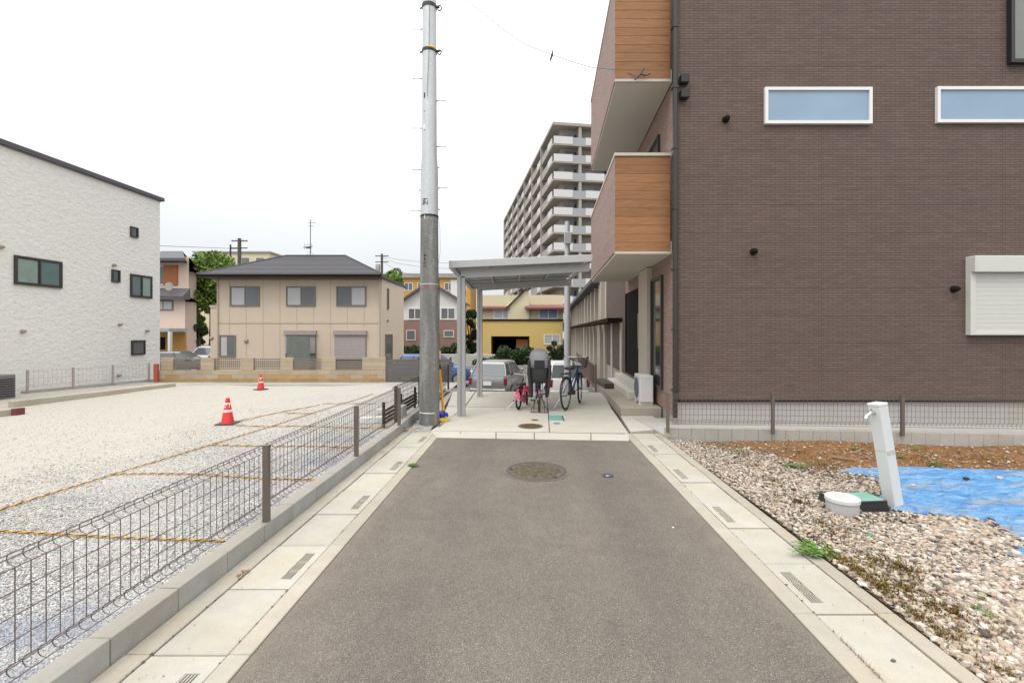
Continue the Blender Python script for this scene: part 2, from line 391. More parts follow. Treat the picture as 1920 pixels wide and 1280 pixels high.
CREAMW = M('cream_render', (.62,.56,.38), .7, 0, .06)
PINKW = M('pale_pink_render', (.66,.52,.44), .7, 0, .06)
SHUTO = M('orange_shutter', (.38,.14,.05), .6, 0, .12)
BRICKL = M('brown_brick_wall', (.27,.16,.13), .8, 0, .15, 6)
WHITEW = M('white_wall_paint', (.68,.66,.64), .7, 0, .06)
HRW = M('high_rise_wall', (.36,.33,.30), .8, 0, .1, .5)
HRP = M('high_rise_parapet', (.62,.61,.60), .7, 0, .05, .6)
HRR = M('high_rise_railing', (.33,.35,.37), .6, 0, .05)
HRD = M('high_rise_slab', (.37,.34,.30), .8, 0, .08)
TEAL = M('teal_lid', (.12,.34,.29), .5, 0, .2, 14)
RED = M('red_plastic', (.66,.035,.03), .42, 0, .12, 10)
REFL = M('white_tape', (.82,.80,.78), .35, 0, .1, 30)
ROPY = M('rope_yellow', (.62,.33,.06), .7, 0, .2, 40)
ROPK = M('rope_black', (.05,.04,.03), .8, 0, .2, 40)
ORP = M('orange_tube', (.85,.33,.01), .4, 0, .08)
BLUEP = M('blue_plastic', (.03,.04,.42), .35, 0, .1)
YELP = M('yellow_plastic', (.72,.5,.02), .4, 0, .1)
PINK = M('pink_paint', (.75,.05,.17), .3, 0, .06)
LILAC = M('lilac_plastic', (.55,.25,.55), .4, 0, .05)
NAVY = M('navy_paint', (.03,.06,.17), .3, .2, .06)
CHROME = M('bike_chrome', (.6,.6,.6), .25, .9, .05)
COVERG = M('grey_rain_cover', (.23,.235,.25), .55, 0, .12, 8, bump=.2)
SEATB = M('black_seat_plastic', (.03,.031,.034), .5, 0, .1)
SILV = M('silver_car_paint', (.30,.30,.315), .3, .5, .05, 2)
WCAR = M('white_car_paint', (.75,.75,.75), .25, 0, .04, 2)
BCAR = M('blue_car_paint', (.07,.13,.28), .25, .2, .05, 2)
GCAR = M('grey_car_paint', (.12,.125,.14), .3, .3, .05, 2)
TAIL = M('tail_light_red', (.25,.015,.015), .2, 0, .05)
LAMPC = M('head_light_lens', (.7,.72,.74), .1, .3, .05)
BARK = M('bark', (.10,.075,.055), .9, 0, .3, 14, bump=.6)
LEAFA = m_leaf('tree_leaves', [(0,(.06,.11,.02)),(.5,(.14,.24,.035)),(1,(.27,.38,.07))])
LEAFD = m_leaf('dark_leaves', [(0,(.018,.04,.012)),(.5,(.04,.075,.02)),(1,(.08,.13,.035))])
WEEDM = m_leaf('weed_leaves', [(0,(.05,.12,.02)),(.5,(.095,.20,.035)),(1,(.18,.30,.07))])
MOSSM = m_leaf('ground_cover_leaves', [(0,(.16,.06,.02)),(.35,(.30,.13,.04)),(.65,(.26,.22,.05)),(1,(.2,.26,.05))])
DRYM = m_leaf('dry_grass_blades', [(0,(.15,.07,.03)),(.5,(.28,.14,.07)),(1,(.3,.24,.1))])
GROUNDM = M('far_ground', (.15,.14,.13), .9, 0, .3, .3, 8)
# ------------------------------------------------------------------ ground, lane, gutters
MB().box(-400, 400, -60, 600, -1.6, -1.1).build('ground', GROUNDM, kind='structure')
# left crushed stone lot
def lot_z(x, y): return .05 + .02*math.sin(x*.9+1.3)*math.sin(y*.8) + .008*math.sin(x*3.1)*math.sin(y*2.7+1)
mb = MB(); nx, ny = 70, 90; xs = [-12.6 + i*(12.6-2.0)/(nx-1) for i in range(nx)]; ys = [-4+j*17.7/(ny-1) for j in range(ny)]
gv = [(x + .0352*y - .06, y, lot_z(x, y)) for y in ys for x in xs]
mb.add(gv, [(j*nx+i, j*nx+i+1, (j+1)*nx+i+1, (j+1)*nx+i) for j in range(ny-1) for i in range(nx-1)])
b = len(mb.v); mb.box(-14, -2.12, -4, 13.6, -1.2, .015)
mb.build('gravel_lot', LOT, kind='structure')
MB().prism([(-12.8,13.02), (-3.0,13.02), (-2.0,13.75), (-12.8,13.75)], -1.0, .062).build('asphalt_strip', GREYC, kind='structure')
# lane
fl, fr = P(820, 820), P(1182, 826)
mb = MB(); mb.prism([U(-1.350, -4), U(1.483, -4), fr+Vector((-.005,-.008,0)), fl+Vector((.005,-.008,0))], -.3, -.003)
mb.build('road', ASPH, kind='structure')
def gutter(name, side, joints, uA, uB, uC, uD, grated0):
    # uA lane edge, uB slab lane side, uC slab outer side, uD outer edge
    g = struct(name); sgn = 1 if uD > uA else -1
    y0, y1 = joints[-1]-.0, joints[0]
    mb = MB(); lo, hi = sorted((uA, uD)); mb.prism([U(lo, y0), U(hi, y0), U(hi, y1), U(lo, y1)], -.4, -.045); mb.build('channel_bed', DARKJ, g)  # near-black bed colour stands for joint dirt and the shade inside the drain slots
    for nm, (a, b_) in (('inner', (uA, uB)), ('outer', (uC, uD))):
        k = 0; step = 2; jj = joints[::step] + ([joints[-1]] if (len(joints)-1) % step else [])
        for i in range(len(jj)-1):
            a_, b2 = sorted((a, b_)); m2 = MB()
            yy0, yy1 = jj[i+1]+.002, jj[i]-.002
            m2.prism([U(a_+.001, yy0), U(b2-.001, yy0), U(b2-.001, yy1), U(a_+.001, yy1)], -.3, .004)
            m2.build('border_stone', BORD, g, bevel=.004)
    for i in range(len(joints)-1):
        yt, yb = joints[i]-.005, joints[i+1]+.005
        a_, b2 = sorted((uB, uC)); a_ += .0065; b2 -= .0065
        dz = random.uniform(-.004, .002)
        m2 = MB()
        if i % 2 == grated0 and yb > .3:
            # slab with four drain slots: built round a slotted window
            s0 = (uB + sgn*.052, uB + sgn*.122); sa, sb = sorted(s0); ym = (yt+yb)/2; ya, yz = ym-.17, ym+.17
            def rect(x0, x1, q0, q1): m2.prism([U(x0,q0), U(x1,q0), U(x1,q1), U(x0,q1)], -.09, dz)
            rect(a_, sa, yb, yt); rect(sb, b2, yb, yt); rect(sa, sb, yb, ya); rect(sa, sb, yz, yt)
            o = m2.build('gutter_slab', SLAB, g)
            m3 = MB(); wbar = (sb-sa)/9*1.0
            def r3(x0, x1, q0, q1): m3.prism([U(x0,q0), U(x1,q0), U(x1,q1), U(x0,q1)], -.05, dz-.004)
            for k in range(5): r3(sa+wbar*2*k, sa+wbar*(2*k+.72), ya, yz)
            for k in (1, 2): q = ya+(yz-ya)*k/3; r3(sa+.001, sb-.001, q-.016, q+.016)
            m3.build('drain_grating', GREYC if False else SLAB, o)
        else:
            m2.prism([U(a_,yb), U(b2,yb), U(b2,yt), U(a_,yt)], -.09, dz); m2.build('gutter_slab', SLAB, g, bevel=.005)
    return g
JL = [7.19] + [6.24-.573*k for k in range(0, 17)]; JR = [7.07] + [6.45-.5565*k for k in range(0, 17)]
gutter('left_gutter', -1, JL, -1.356, -1.468, -1.847, -1.975, 0)
gutter('right_gutter', 1, JR, 1.489, 1.607, 1.957, 2.06, 1)
# cross kerb in front of the pad
g = struct('pad_front_kerb')
ks = [805, 864, 930, 1001.8, 1108, 1180]
for i in range(5):
    def fy(x): return 820+(x-820)*6/362
    def by(x): return 808+(x-805)*6/375
    a0, a1 = ks[i]+.6, ks[i+1]-.6
    q0 = max(a0, 820) if i == 0 else a0
    poly = [P(q0 if i == 0 else a0-(3 if i == 1 else 0), fy(q0)), P(a1+(0), fy(a1)), P(a1, by(a1)), P(a0, by(a0))]
    MB().prism(poly, -.2, .005).build('kerb_stone', PADM, g, bevel=.004)
# pad
pad = struct('concrete_pad')
MB().prism([P(806,808), P(1180,812.5), P(1131,733.5), P(850,733.5)], -1.1, -.012).build('joint_filler', DARKJ, pad)
def slab(pts, zz=.004):
    MB().prism([P(*p) for p in pts], -.05, zz).build('pad_slab', PADM, pad, bevel=.004)
slab([(849,734),(891,734),(871.5,761.6),(838.6,761.2)]); slab([(838,762.4),(870.5,762.8),(839,787),(821,804)])
slab([(892.5,734),(1023.6,734),(1026.6,763.8),(873,762)]); slab([(872,763.2),(1026.9,765),(1029.6,809.8),(808,807.2),(841,786)])
slab([(1025,734),(1130,735.5),(1146.3,765.6),(1028,764)]); slab([(1028.3,765.2),(1147.2,766.8),(1178.6,811.6),(1031,810)])
# gravel pocket under the utility pole
MB().prism([P(762,808.5), P(805,808.5), P(849,733.5), P(838,733.5)], -.6, -.008).build('gravel_pocket', LOT, kind='structure')
# ------------------------------------------------------------------ block kerbs with mesh fences
def block_wall(name, label, A, B, z1, wid, bl, mat, z0=-.2):
    A, B = Vector(A), Vector(B); d = (B-A); L = d.length; d.normalize(); n = Vector((-d.y, d.x, 0))
    t = thing(name, label, 'kerb', (A.x, A.y, 0)); proto = None; k = 0; s = 0
    while s < L-.02:
        e = min(s+bl, L)
        if proto is None or abs(e-s-bl) > .001:
            m = MB(); g_ = .0025 if bl > .3 else .0012; m.box(g_, (e-s)-g_, 0, wid, z0, z1); m.v = [v + t.location for v in m.v]
            o = m.build('block', mat, t, bevel=.004); proto = proto or o
            o.location = d*s; o.rotation_euler.z = math.atan2(d.y, d.x)
        else: inst(proto, 'block', t, d*s+Vector((0,0,random.uniform(-.003,.002))), (0,0,math.atan2(d.y,d.x)))
        s = e
    return t
lw0, lw1 = U(-1.98, 1.0), U(-1.98, 7.25)
block_wall('block_kerb', 'low grey concrete block kerb along the left side of the lane, under the near mesh fence', U(-1.978, -1.2), U(-1.978, 7.2), .132, .118, .42, BLOCK)
def profile(hh, bulge):            # one vertical wire of a fence panel: offset and height
    return [(0,0),(bulge*.6,.004),(bulge*.95,.016),(bulge,.03),(bulge*.7,.048),(0,.062),(0,hh-.062),(bulge*.75,hh-.05),(bulge,hh-.034),(bulge*.9,hh-.018),(bulge*.5,hh-.005),(0,hh)]
def fence(name, label, posts, z0, hh, bulge, fmat=WIRE, pmat=BRZ, r=.0021, sp=.06, skip_last=False, off=.035, post_r=.022):
    A, B = Vector(posts[0]), Vector(posts[-1]); d = (B-A).normalized(); n = Vector((-d.y, d.x, 0))
    t = thing(name, label, 'fence', (A.x, A.y, z0)); d3 = d
    for p in posts:
        m = MB(); p = Vector(p); m.T = Matrix.Translation((p.x, p.y, z0)) @ Matrix.Rotation(math.atan2(d.y, d.x), 4, 'Z')
        m.box(-post_r, post_r, -post_r, post_r, -.05, hh+.002); m.build('post', pmat, t, bevel=.003)
        m = MB(); m.T = Matrix.Translation((p.x, p.y, z0)) @ Matrix.Rotation(math.atan2(d.y, d.x), 4, 'Z')
        m.box(-post_r-.002, post_r+.002, -post_r-.002, post_r+.002, hh+.002, hh+.009); m.build('post_cap', pmat, t)
    for i in range(len(posts)-1):
        a, b_ = Vector(posts[i]) + n*off, Vector(posts[i+1]) + n*off; L = (b_-a).length; m = MB()
        k = int(L/sp)
        for q in range(k+1):
            base = a + d*(L*(q+.5)/(k+1)); base.z = z0+.07
            m.tube([base + n*o_ + Vector((0,0,zz)) for o_, zz in profile(hh-.07, bulge)], r, 4)
        hz = [(0,0),(bulge,.03),(0,.062),(0,hh-.07-.062),(bulge,hh-.07-.034),(0,hh-.07)]
        nm = max(1, round((hh-.19)/.11)); hz += [(0, .058+(hh-.07-.116)*(q+1)/(nm+1)) for q in range(nm)]
        for o_, zz in hz:
            s_ = a + n*(o_*1.03+math.copysign(r*1.5, bulge)*-1) + Vector((0,0,z0+.07+zz)); m.tube([s_+d*.01, s_+d*(L-.01)], r*1.05, 4)
        m.build('mesh_panel', fmat, t)
        m = MB()
        for zz in (.13, hh-.02):
            for c in (a, ):
                p = c - n*off + Vector((0,0,z0+zz)); m.box(p.x-.026, p.x+.01, p.y-.008, p.y+.026, p.z-.008, p.z+.008)
        m.build('clamp', pmat, t)
    return t
fence('mesh_fence', 'brown wire mesh fence on the block kerb along the left side of the lane', [U(-2.002, y) for y in (-.17, 1.665, 3.484, 5.308, 7.07)], .132, .575, .036, r=.0027, off=.042)
# darker fence carrying on behind the utility pole
block_wall('block_kerb', 'short stretch of low kerb beside the concrete pad, behind the utility pole', U(-2.0, 7.22), P(836, 736), .13, .118, .42, BLOCK)
fence('mesh_fence', 'dark mesh fence standing left of the concrete pad, behind the utility pole', [U(-2.12, 7.3), U(-2.12, 8.9), U(-2.12, 10.5), U(-2.12, 12.1)], .1, .6, .03, ALUD, ALUD, r=.004, sp=.09)
# lot boundary stub and slatted rail beyond the third post
t = thing('slat_fence', 'brown slatted fence section at the near end of the dark mesh fence', 'fence', U(-2.25, 7.3))
for k in range(4):
    m = MB(); a, b_ = U(-2.27, 7.2, .12+.055*k), U(-2.27, 9.3, .12+.055*k); m.prism([a+Vector((-.01,0,0)), a+Vector((.01,0,0)), b_+Vector((.01,0,0)), b_+Vector((-.01,0,0))], .12+.062*k, .16+.062*k); m.build('slat', DKBR, t)
for y in (7.25, 8.25, 9.25):
    p = U(-2.30, y); MB().box(p.x-.02, p.x+.02, p.y-.02, p.y+.02, 0, .46).build('post', DKBR, t)
tag(MB().box(-1.97, -1.84, 7.62, 7.95, 0, .32).build('block_stub', BLOCK, bevel=.005), 'single upright concrete block at the fence corner by the utility pole', 'concrete block')
# right block kerb + fence in front of the brown house
RA, RB = P(1248, 820.3), P(1985, 836.5)
block_wall('block_kerb', 'low concrete block kerb at the back of the right gravel yard, below the brown house', RA, RB + Vector((1.2,-.06,0)), .15, .1, .19, concrete('yard_kerb_blocks', (.43,.405,.37), .26, False, .05, .4))
FA, FB = Vector((2.30, 6.70, 0)), Vector((7.1, 6.37, 0))
def fpt(px):
    d = FB-FA; k = (px-CX)/F; s = (k*FA.y-FA.x)/(d.x-k*d.y); return FA+d*s
fence('mesh_fence', 'brown wire mesh fence on the kerb in front of the brown house', [fpt(x) for x in (1252, 1449, 1692, 1935, 2178)], .15, .52, .03, r=.0026, off=.035, post_r=.021)
# ------------------------------------------------------------------ right yard
def yard_z(x, y):
    return .012 + .03*math.sin(x*1.7+.4)*math.sin(y*1.3) + .012*math.sin(x*5+1)*math.sin(y*4.3)  - .02*math.exp(-((x-3.25)**2+(y-3.9)**2)/.12)
mb = MB(); nx, ny = 110, 120
for j in range(ny):
    y = -2 + j*(8.66)/(ny-1)
    x0 = 2.064 + .0352*y
    for i in range(nx):
        x = x0 + (10.5-x0)*i/(nx-1); zz = yard_z(x, y) * min(1, (x-x0)/.25+.5)-.006
        mb.v.append(Vector((x, y - (.0723*(x-2.27) if y > 5 else 0)*(min(1,(y-5)/1.4)), zz)))
mb.f = [(j*nx+i, j*nx+i+1, (j+1)*nx+i+1, (j+1)*nx+i) for j in range(ny-1) for i in range(nx-1)]
mb.build('yard', YARD, smooth='all', kind='structure')
MB().box(2.2, 12, -4, 6.6, -1.2, -.06).build('yard_base', GROUNDM, kind='structure')
MB().prism([(2.3,6.78),(14,6.5),(14,8.2),(2.2,8.2)], -1.2, .03).build('apron', FOUND, kind='structure')
TY = [3.05,3.12,3.2,3.27,3.33,3.45,3.6,3.8,3.9,3.98,4.05,4.3,4.55,4.76,4.95,5.05,5.12,5.19]
TX = [3.7,3.52,3.46,3.6,3.86,3.82,3.86,3.98,3.85,3.5,3.42,3.50,3.78,3.9,3.86,3.72,3.70,3.9]
def tarp_left(y): return float(np.interp(y, TY, TX))
def on_tarp(x, y, m=0): return 3.05+m < y < 5.19-m*.5+.0*x and x > tarp_left(y)+m and not (3.24 < y < 3.34 and x < 4.2)
mb = MB(); rows = 170; cols = 230
for j in range(rows):
    y = 3.05 + (5.19-3.05)*j/(rows-1); xl = tarp_left(y) - .04 + .02*math.sin(y*40)
    for i in range(cols):
        x = xl + (9.2-xl)*(i/(cols-1))**1.3
        wr = .006*math.sin(x*9+y*22)+.005*math.sin(x*23-y*31+2*math.sin(x*2))+.012*math.sin(x*2.1+y*6)+.0015*random.random()
        wr += .016*max(0, 1-abs(math.sin(x*3.1+y*7.5+1.3*math.sin(y*5)))*7)+.011*max(0, 1-abs(math.sin(x*6.3-y*11+2*math.sin(x*3)))*5)+.008*max(0, 1-abs(math.sin(y*26+x*2.2))*4)
        edge = min(1, (x-xl)/.15, (5.19-y)/.12+.1)
        mb.v.append(Vector((x, y+.03*math.sin(x*1.7), yard_z(x, y)+.004+wr*edge+.022*edge)))
mb.f = [(j*cols+i, j*cols+i+1, (j+1)*cols+i+1, (j+1)*cols+i) for j in range(rows-1) for i in range(cols-1)]
tag(mb.build('tarpaulin', TARP, smooth='all'), 'bright blue tarpaulin spread on the ground at the right, edges buried in gravel', 'tarpaulin')
ICO = None
def ico():
    p = (1+5**.5)/2
    v = np.array([(-1,p,0),(1,p,0),(-1,-p,0),(1,-p,0),(0,-1,p),(0,1,p),(0,-1,-p),(0,1,-p),(p,0,-1),(p,0,1),(-p,0,-1),(-p,0,1)], float)
    v /= np.linalg.norm(v[0])
    f = np.array([(0,11,5),(0,5,1),(0,1,7),(0,7,10),(0,10,11),(1,5,9),(5,11,4),(11,10,2),(10,7,6),(7,1,8),(3,9,4),(3,4,2),(3,2,6),(3,6,8),(3,8,9),(4,9,5),(2,4,11),(6,2,10),(8,6,7),(9,8,1)])
    return v, f
def octa():
    v = np.array([(1,0,0),(-1,0,0),(0,1,0),(0,-1,0),(0,0,1),(0,0,-1)], float)
    f = np.array([(0,2,4),(2,1,4),(1,3,4),(3,0,4),(2,0,5),(1,2,5),(3,1,5),(0,3,5)]); return v, f
def scatter(name, pts, size, mat, shape, flat=(.35,.7), sink=.15, tilt=.4, **props):
    bv, bf = shape; N = len(pts); nv = len(bv)
    V = np.repeat(bv[None], N, 0) * (1 + RNG.uniform(-.28, .28, (N, nv, 1)))
    sc = np.stack([size*RNG.uniform(.8,1.35,N), size*RNG.uniform(.65,1.0,N), size*RNG.uniform(*flat, N)], 1)
    V *= sc[:, None, :]
    a = RNG.uniform(-tilt, tilt, N); c, s = np.cos(a)[:,None], np.sin(a)[:,None]
    y, z = V[:,:,1]*c-V[:,:,2]*s, V[:,:,1]*s+V[:,:,2]*c; V[:,:,1], V[:,:,2] = y, z
    a = RNG.uniform(0, 2*np.pi, N); c, s = np.cos(a)[:,None], np.sin(a)[:,None]
    x, y = V[:,:,0]*c-V[:,:,1]*s, V[:,:,0]*s+V[:,:,1]*c; V[:,:,0], V[:,:,1] = x, y
    V += pts[:, None, :]; V[:,:,2] += (sc[:,2]*(1-sink))[:,None]*.6
    Fc = (bf[None] + (np.arange(N)*nv)[:,None,None]).reshape(-1, 3)
    me = bpy.data.meshes.new(name); me.vertices.add(N*nv); me.vertices.foreach_set('co', V.reshape(-1).astype('f'))
    nf = len(Fc); me.loops.add(nf*3); me.loops.foreach_set('vertex_index', Fc.reshape(-1).astype('i'))
    me.polygons.add(nf); me.polygons.foreach_set('loop_start', np.arange(0, nf*3, 3, dtype='i')); me.polygons.foreach_set('loop_total', np.full(nf, 3, 'i'))
    me.update(); me.validate(); me.materials.append(mat)
    o = bpy.data.objects.new(name, me); COL.objects.link(o)
    for k, v in props.items(): o[k] = v
    return o
pts = []; sz = []
for _ in range(96000):
    y = 1.3 + 5.35*random.random()**.9; x = 2.07+.0352*y + (1.125*y+.8-2.1)*random.random()
    if x > 1.125*y+.7 or x < 2.07+.0352*y: continue
    if y > 6.66-.0723*(x-2.27): continue
    if on_tarp(x, y, random.uniform(-.03, .10)*random.random()): continue
    soil = y*.8+x*1.3 + .5*math.sin(x*2.3+y)+.4*math.sin(x*5.1-y*3)
    if random.random() > max(.05, min(1, (9.6-soil)/1.3)): continue
    if random.random() > .92 + .2*math.sin(x*3.3+1)*math.sin(y*2.9+x): continue
    if (x-2.866)**2+(y-3.95)**2 < .0185 or (2.95 < x < 3.62 and 3.93 < y < 4.46 and random.random() < .96): continue
    if (2.75 < x < 3.6 and 3.70 < y < 3.95) and random.random() < .6: continue
    s = random.choice((.0055,.007,.008,.0095,.011,.013,.016,.02)) * (1.2 if y < 3 else 1) * (1.25 if (x > 3.2 and 3.4 < y < 4.0) else 1)
    pts.append((x, y, yard_z(x, y)*min(1,(x-2.06-.0352*y)/.25+.5)-.004+random.random()*.012+(.014 if x > tarp_left(y)-.02 and 3.05 < y < 5.19 else 0))); sz.append(s)
scatter('yard_gravel', np.array(pts), np.array(sz), ST_R, ico(), flat=(.3,.65), kind='stuff', label='beige and pinkish crushed rock covering the right yard beside the gutter')
pts = []; sz = []
for _ in range(900):
    y = random.uniform(1.6, 5.6); x = random.uniform(2.15+.0352*y, 1.125*y+.6)
    if not (2.15+.0352*y < x) or on_tarp(x, y, .0) or y*.8+x*1.3 > 9.8: continue
    if random.random() > (.9 if (x > 2.9 and 3.2 < y < 4.1) else .28): continue
    if 2.7 < x < 3.65 and 3.7 < y < 4.5: continue
    pts.append((x, y, yard_z(x, y)+.012)); sz.append(random.uniform(.018, .036))
scatter('flat_gravel', np.array(pts), np.array(sz), ST_R, ico(), flat=(.2,.4), kind='stuff', label='larger flat rock pieces lying on the gravel of the right yard')
pts = []; sz = []
while len(pts) < 80000:
    y = 1.5 + 7.5*random.random()**.85; x = -(2.06-.0352*y) - (1.2*y-1.9)*random.random()
    if x < -1.17*y-.2: continue
    if random.random() > min(1, max(.06, 1.0+(x+2.6)*.30)) * min(1, max(.25, (9-y)/3)): continue
    pts.append((x, y, lot_z(x-.0352*y, y)-.001)); sz.append(random.uniform(.0045, .0098))
scatter('lot_gravel', np.array(pts), np.array(sz), ST_L, octa(), flat=(.45,.9), kind='stuff', label='fine grey crushed stone of the empty lot behind the mesh fence')
pts = [tuple(P(random.uniform(760, 848), random.uniform(735, 808)) + Vector((0,0,-.008))) for _ in range(5000)]
pts = [p for p in pts if -2.02 + .0352*p[1] < p[0] < (P(806,808).x+(p[1]-7.2)*(-.0)) - .0 - .01 and 7.18 < p[1] < 8.2]
if pts: scatter('pocket_gravel', np.array(pts), RNG.uniform(.006,.013,len(pts)), ST_L, octa(), kind='stuff', label='grey pebbles around the foot of the utility pole')
# larger lone stones
def rock(px, py, s, mat, label, name='stone', z=.03):
    p = P(px, py, z); o = scatter(name, np.array([(0,0,0)]), np.array([s]), mat, ico(), flat=(.5,.7)); o.location = (p.x, p.y, p.z-.005); tag(o, label, 'stone')
GR = M('dark_stone', (.12,.11,.115), .8); PK = M('pale_stone', (.55,.45,.38), .8)
rock(1325, 1222+8-8, .018, GR, 'small dark stone lying alone on the near right gutter slab'.replace('near','nearest')) if False else None
rock(1675, 1236, .011, GR, 'tiny brown stone lying on the lowest slab of the right gutter', z=.005)
rock(1262, 988, .012, M('white_chip', (.8,.79,.76), .7), 'white stone chip on the bare asphalt', z=0)
rock(1744, 1037, .034, GR, 'dark purple stone on top of the pale gravel below the tarpaulin')
rock(1905, 1037, .035, PK, 'pinkish stone sitting on the blue sheet at the right edge')
rock(1712, 910, .028, PK, 'small tan stone lying on the blue sheet behind the leaning post', z=.06)
rock(1874, 897, .035, PK, 'tan stone at the far edge of the tarpaulin', z=.06)
rock(1811, 897, .03, BLK, 'black lump lying on the far part of the blue sheet', z=.06)
tag(scatter('plastic_scrap', np.array([(0.,0.,0.)]), np.array([.03]), M('green_scrap', (.02,.28,.17), .4), ico(), flat=(.2,.3)), 'crumpled green plastic scrap among the gravel below the white cap', 'scrap').location = P(1630, 1003, .06)
# ------------------------------------------------------------------ utility pole
pc = Vector((-1.425, 7.85, 0))
zt = lambda py: H + (HY-py)/F*7.7
pole = thing('utility_pole', 'tall grey concrete utility pole with step bolts at the left corner of the concrete pad', 'utility pole', pc)
MB().lathe([(.176,-.3),(.174,0),(.172,.3),(.150,3.58)], 40, pc).build('lower_shaft', POLE, pole, smooth=True)
MB().lathe([(.153,3.57),(.150,3.6),(.150,zt(318)),(.128,zt(284)),(.120,7.3),(.105,11.6),(.0,11.62)], 40, pc).build('upper_shaft', GALV, pole, smooth=True)
MB().lathe([(.154,3.545),(.156,3.55),(.156,3.575),(.154,3.58)], 40, pc).build('joint_band', BLK, pole, smooth=True)
def prad(z): return float(np.interp(z, [0,.3,3.58,3.6,zt(318),zt(284),7.3,11.6], [.174,.172,.150,.150,.150,.128,.120,.105]))
def decal(parent, name, mat, strokes, w_, z0, px0):          # strokes in photo pixels on the shaft's front
    m = MB()
    for (xa, ya, xb, yb) in strokes:
        n = max(2, int(abs(xb-xa)/2)+1); L = []
        for i in range(n+1):
            px = xa+(xb-xa)*i/n; py = ya+(yb-ya)*i/n; z_ = zt(py); r = prad(z_)+.0015
            off = (px-804)/F*7.7; off = max(-r*.95, min(r*.95, off)); L.append(Vector((pc.x+off, pc.y-math.sqrt(r*r-off*off), z_)))
        m.tube(L, w_, 5)
    return m.build(name, mat, parent)
def S_(pts, k=6.1, ox=770, oy=340): return [(ox+a/k, oy+b_/k, ox+c/k, oy+d/k) for a, b_, c, d in pts]
decal(pole, 'painted_emblem', BLK, S_([(142,197,207,197),(175,197,175,225),(145,222,166,224),(166,224,143,258),(143,258,166,256),(160,200,175,212),(172,228,205,262),(205,262,206,216),(172,228,172,262),(150,212,164,226)]), .0055, 0, 0)
for grp in ([(158,838,186,838),(160,852,172,846),(186,838,184,852)], [(170,868,168,912)], [(176,880,174,896)], [(158,932,182,936),(160,940,168,930)], [(156,962,166,972),(160,978,168,966)], [(178,960,190,968),(190,968,180,974)]):
    decal(pole, 'painted_digit', DARKJ, S_(grp), .004, 0, 0)
decal(pole, 'white_tally_mark', REFL, S_([(172,335,172,358),(172,378,172,428)]), .006, 0, 0)
decal(pole, 'name_tag', REFL, [(797,232,797,241)], .018, 0, 0)
decal(pole, 'reflective_line', REFL, [(788,774,816,775)], .007, 0, 0)
decal(pole, 'plug_hole', BLK, [(799,713,800,714)], .009, 0, 0); decal(pole, 'cable_clip', BLK, [(797,172,797,181)], .012, 0, 0); decal(pole, 'plug_hole', BLK, [(797,206,797,207)], .008, 0, 0)
for py, tl in ((44,1),(138,1),(233,1),(312,1),(351,0),(390,1)):
    z_ = zt(py); r = prad(z_); m = MB()
    m.cyl((pc.x-r+.01, pc.y, z_), (pc.x-r-.03, pc.y, z_), .014, 8)
    if tl: m.cyl((pc.x-r-.02, pc.y, z_), (pc.x-r-.15, pc.y, z_+.002), .009, 6); m.cyl((pc.x-r-.15, pc.y, z_), (pc.x-r-.158, pc.y, z_), .013, 6)
    m.build('step_bolt', GALV, pole)
for py, tl in ((86,1),(181,1),(268,1),(308,0),(347,1),(388,0)):
    z_ = zt(py); r = prad(z_); m = MB()
    m.cyl((pc.x+r-.01, pc.y, z_), (pc.x+r+.03, pc.y, z_), .014, 8)
    if tl: m.cyl((pc.x+r+.02, pc.y, z_), (pc.x+r+.15, pc.y, z_+.002), .009, 6); m.cyl((pc.x+r+.15, pc.y, z_), (pc.x+r+.158, pc.y, z_), .013, 6)
    m.build('step_bolt', GALV, pole)
def ring(z_, h, mat, name, e=.004, parent=pole):
    return MB().lathe([(prad(z_),z_-h/2),(prad(z_)+e,z_-h/2),(prad(z_)+e,z_+h/2),(prad(z_),z_+h/2)], 32, pc).build(name, mat, parent)
ring(zt(88), .05, BLK, 'steel_band', .008); ring(zt(3), .06, BLK, 'steel_band', .01)
m = MB(); z_ = zt(87); r = prad(z_)+.012
m.tube([(pc.x+r*math.sin(q), pc.y-r*math.cos(q), z_+.01) for q in [i*.12 for i in range(0, 9)]], .018, 6); m.build('yellow_band_cover', YELP, pole)
ring(zt(532), .008, REFL, 'white_wire_loop', .004); ring(zt(540), .006, RED, 'red_wire_loop', .004)
for py, s in ((88, .09), (4, .1)):
    z_ = zt(py); r = prad(z_); m = MB(); cx = pc.x+r+s*.6
    m.tube([(cx+s*.35*math.cos(q), pc.y-.03, z_-.02+s*.45*math.sin(q)) for q in [i*math.pi/5 for i in range(10)]], .010, 6, True)
    m.box(pc.x+r-.01, cx, pc.y-.05, pc.y-.01, z_-.012, z_+.012); m.build('cable_bracket', ALUD, pole); m = MB(); m.cyl((pc.x-r-.04, pc.y-.02, z_-.02), (pc.x-r+.01, pc.y-.02, z_), .013, 6)
    m.build('band_bolt', ALUD, pole)
m = MB(); z_ = zt(60); m.tube([(pc.x+.03, pc.y-.135, zt(0)), (pc.x+.02, pc.y-.138, zt(90)), (pc.x-.01, pc.y-.143, zt(160)), (pc.x-.012, pc.y-.145, zt(180))], .004, 5); m.build('down_lead', WIRE, pole)
m = MB(); m.tube([(pc.x+.155, pc.y-.02, zt(400)), (pc.x+.185, pc.y-.02, zt(425)), (pc.x+.19, pc.y-.02, zt(470)), (pc.x+.16, pc.y-.02, zt(490))], .0025, 5); m.build('down_lead', WIRE, pole)
m = MB(); m.tube([(pc.x+.172, pc.y-.03, zt(520)), (pc.x+.178, pc.y-.03, zt(560)), (pc.x+.176, pc.y-.03, zt(600))], .006, 5); m.build('down_lead', BLK, pole)
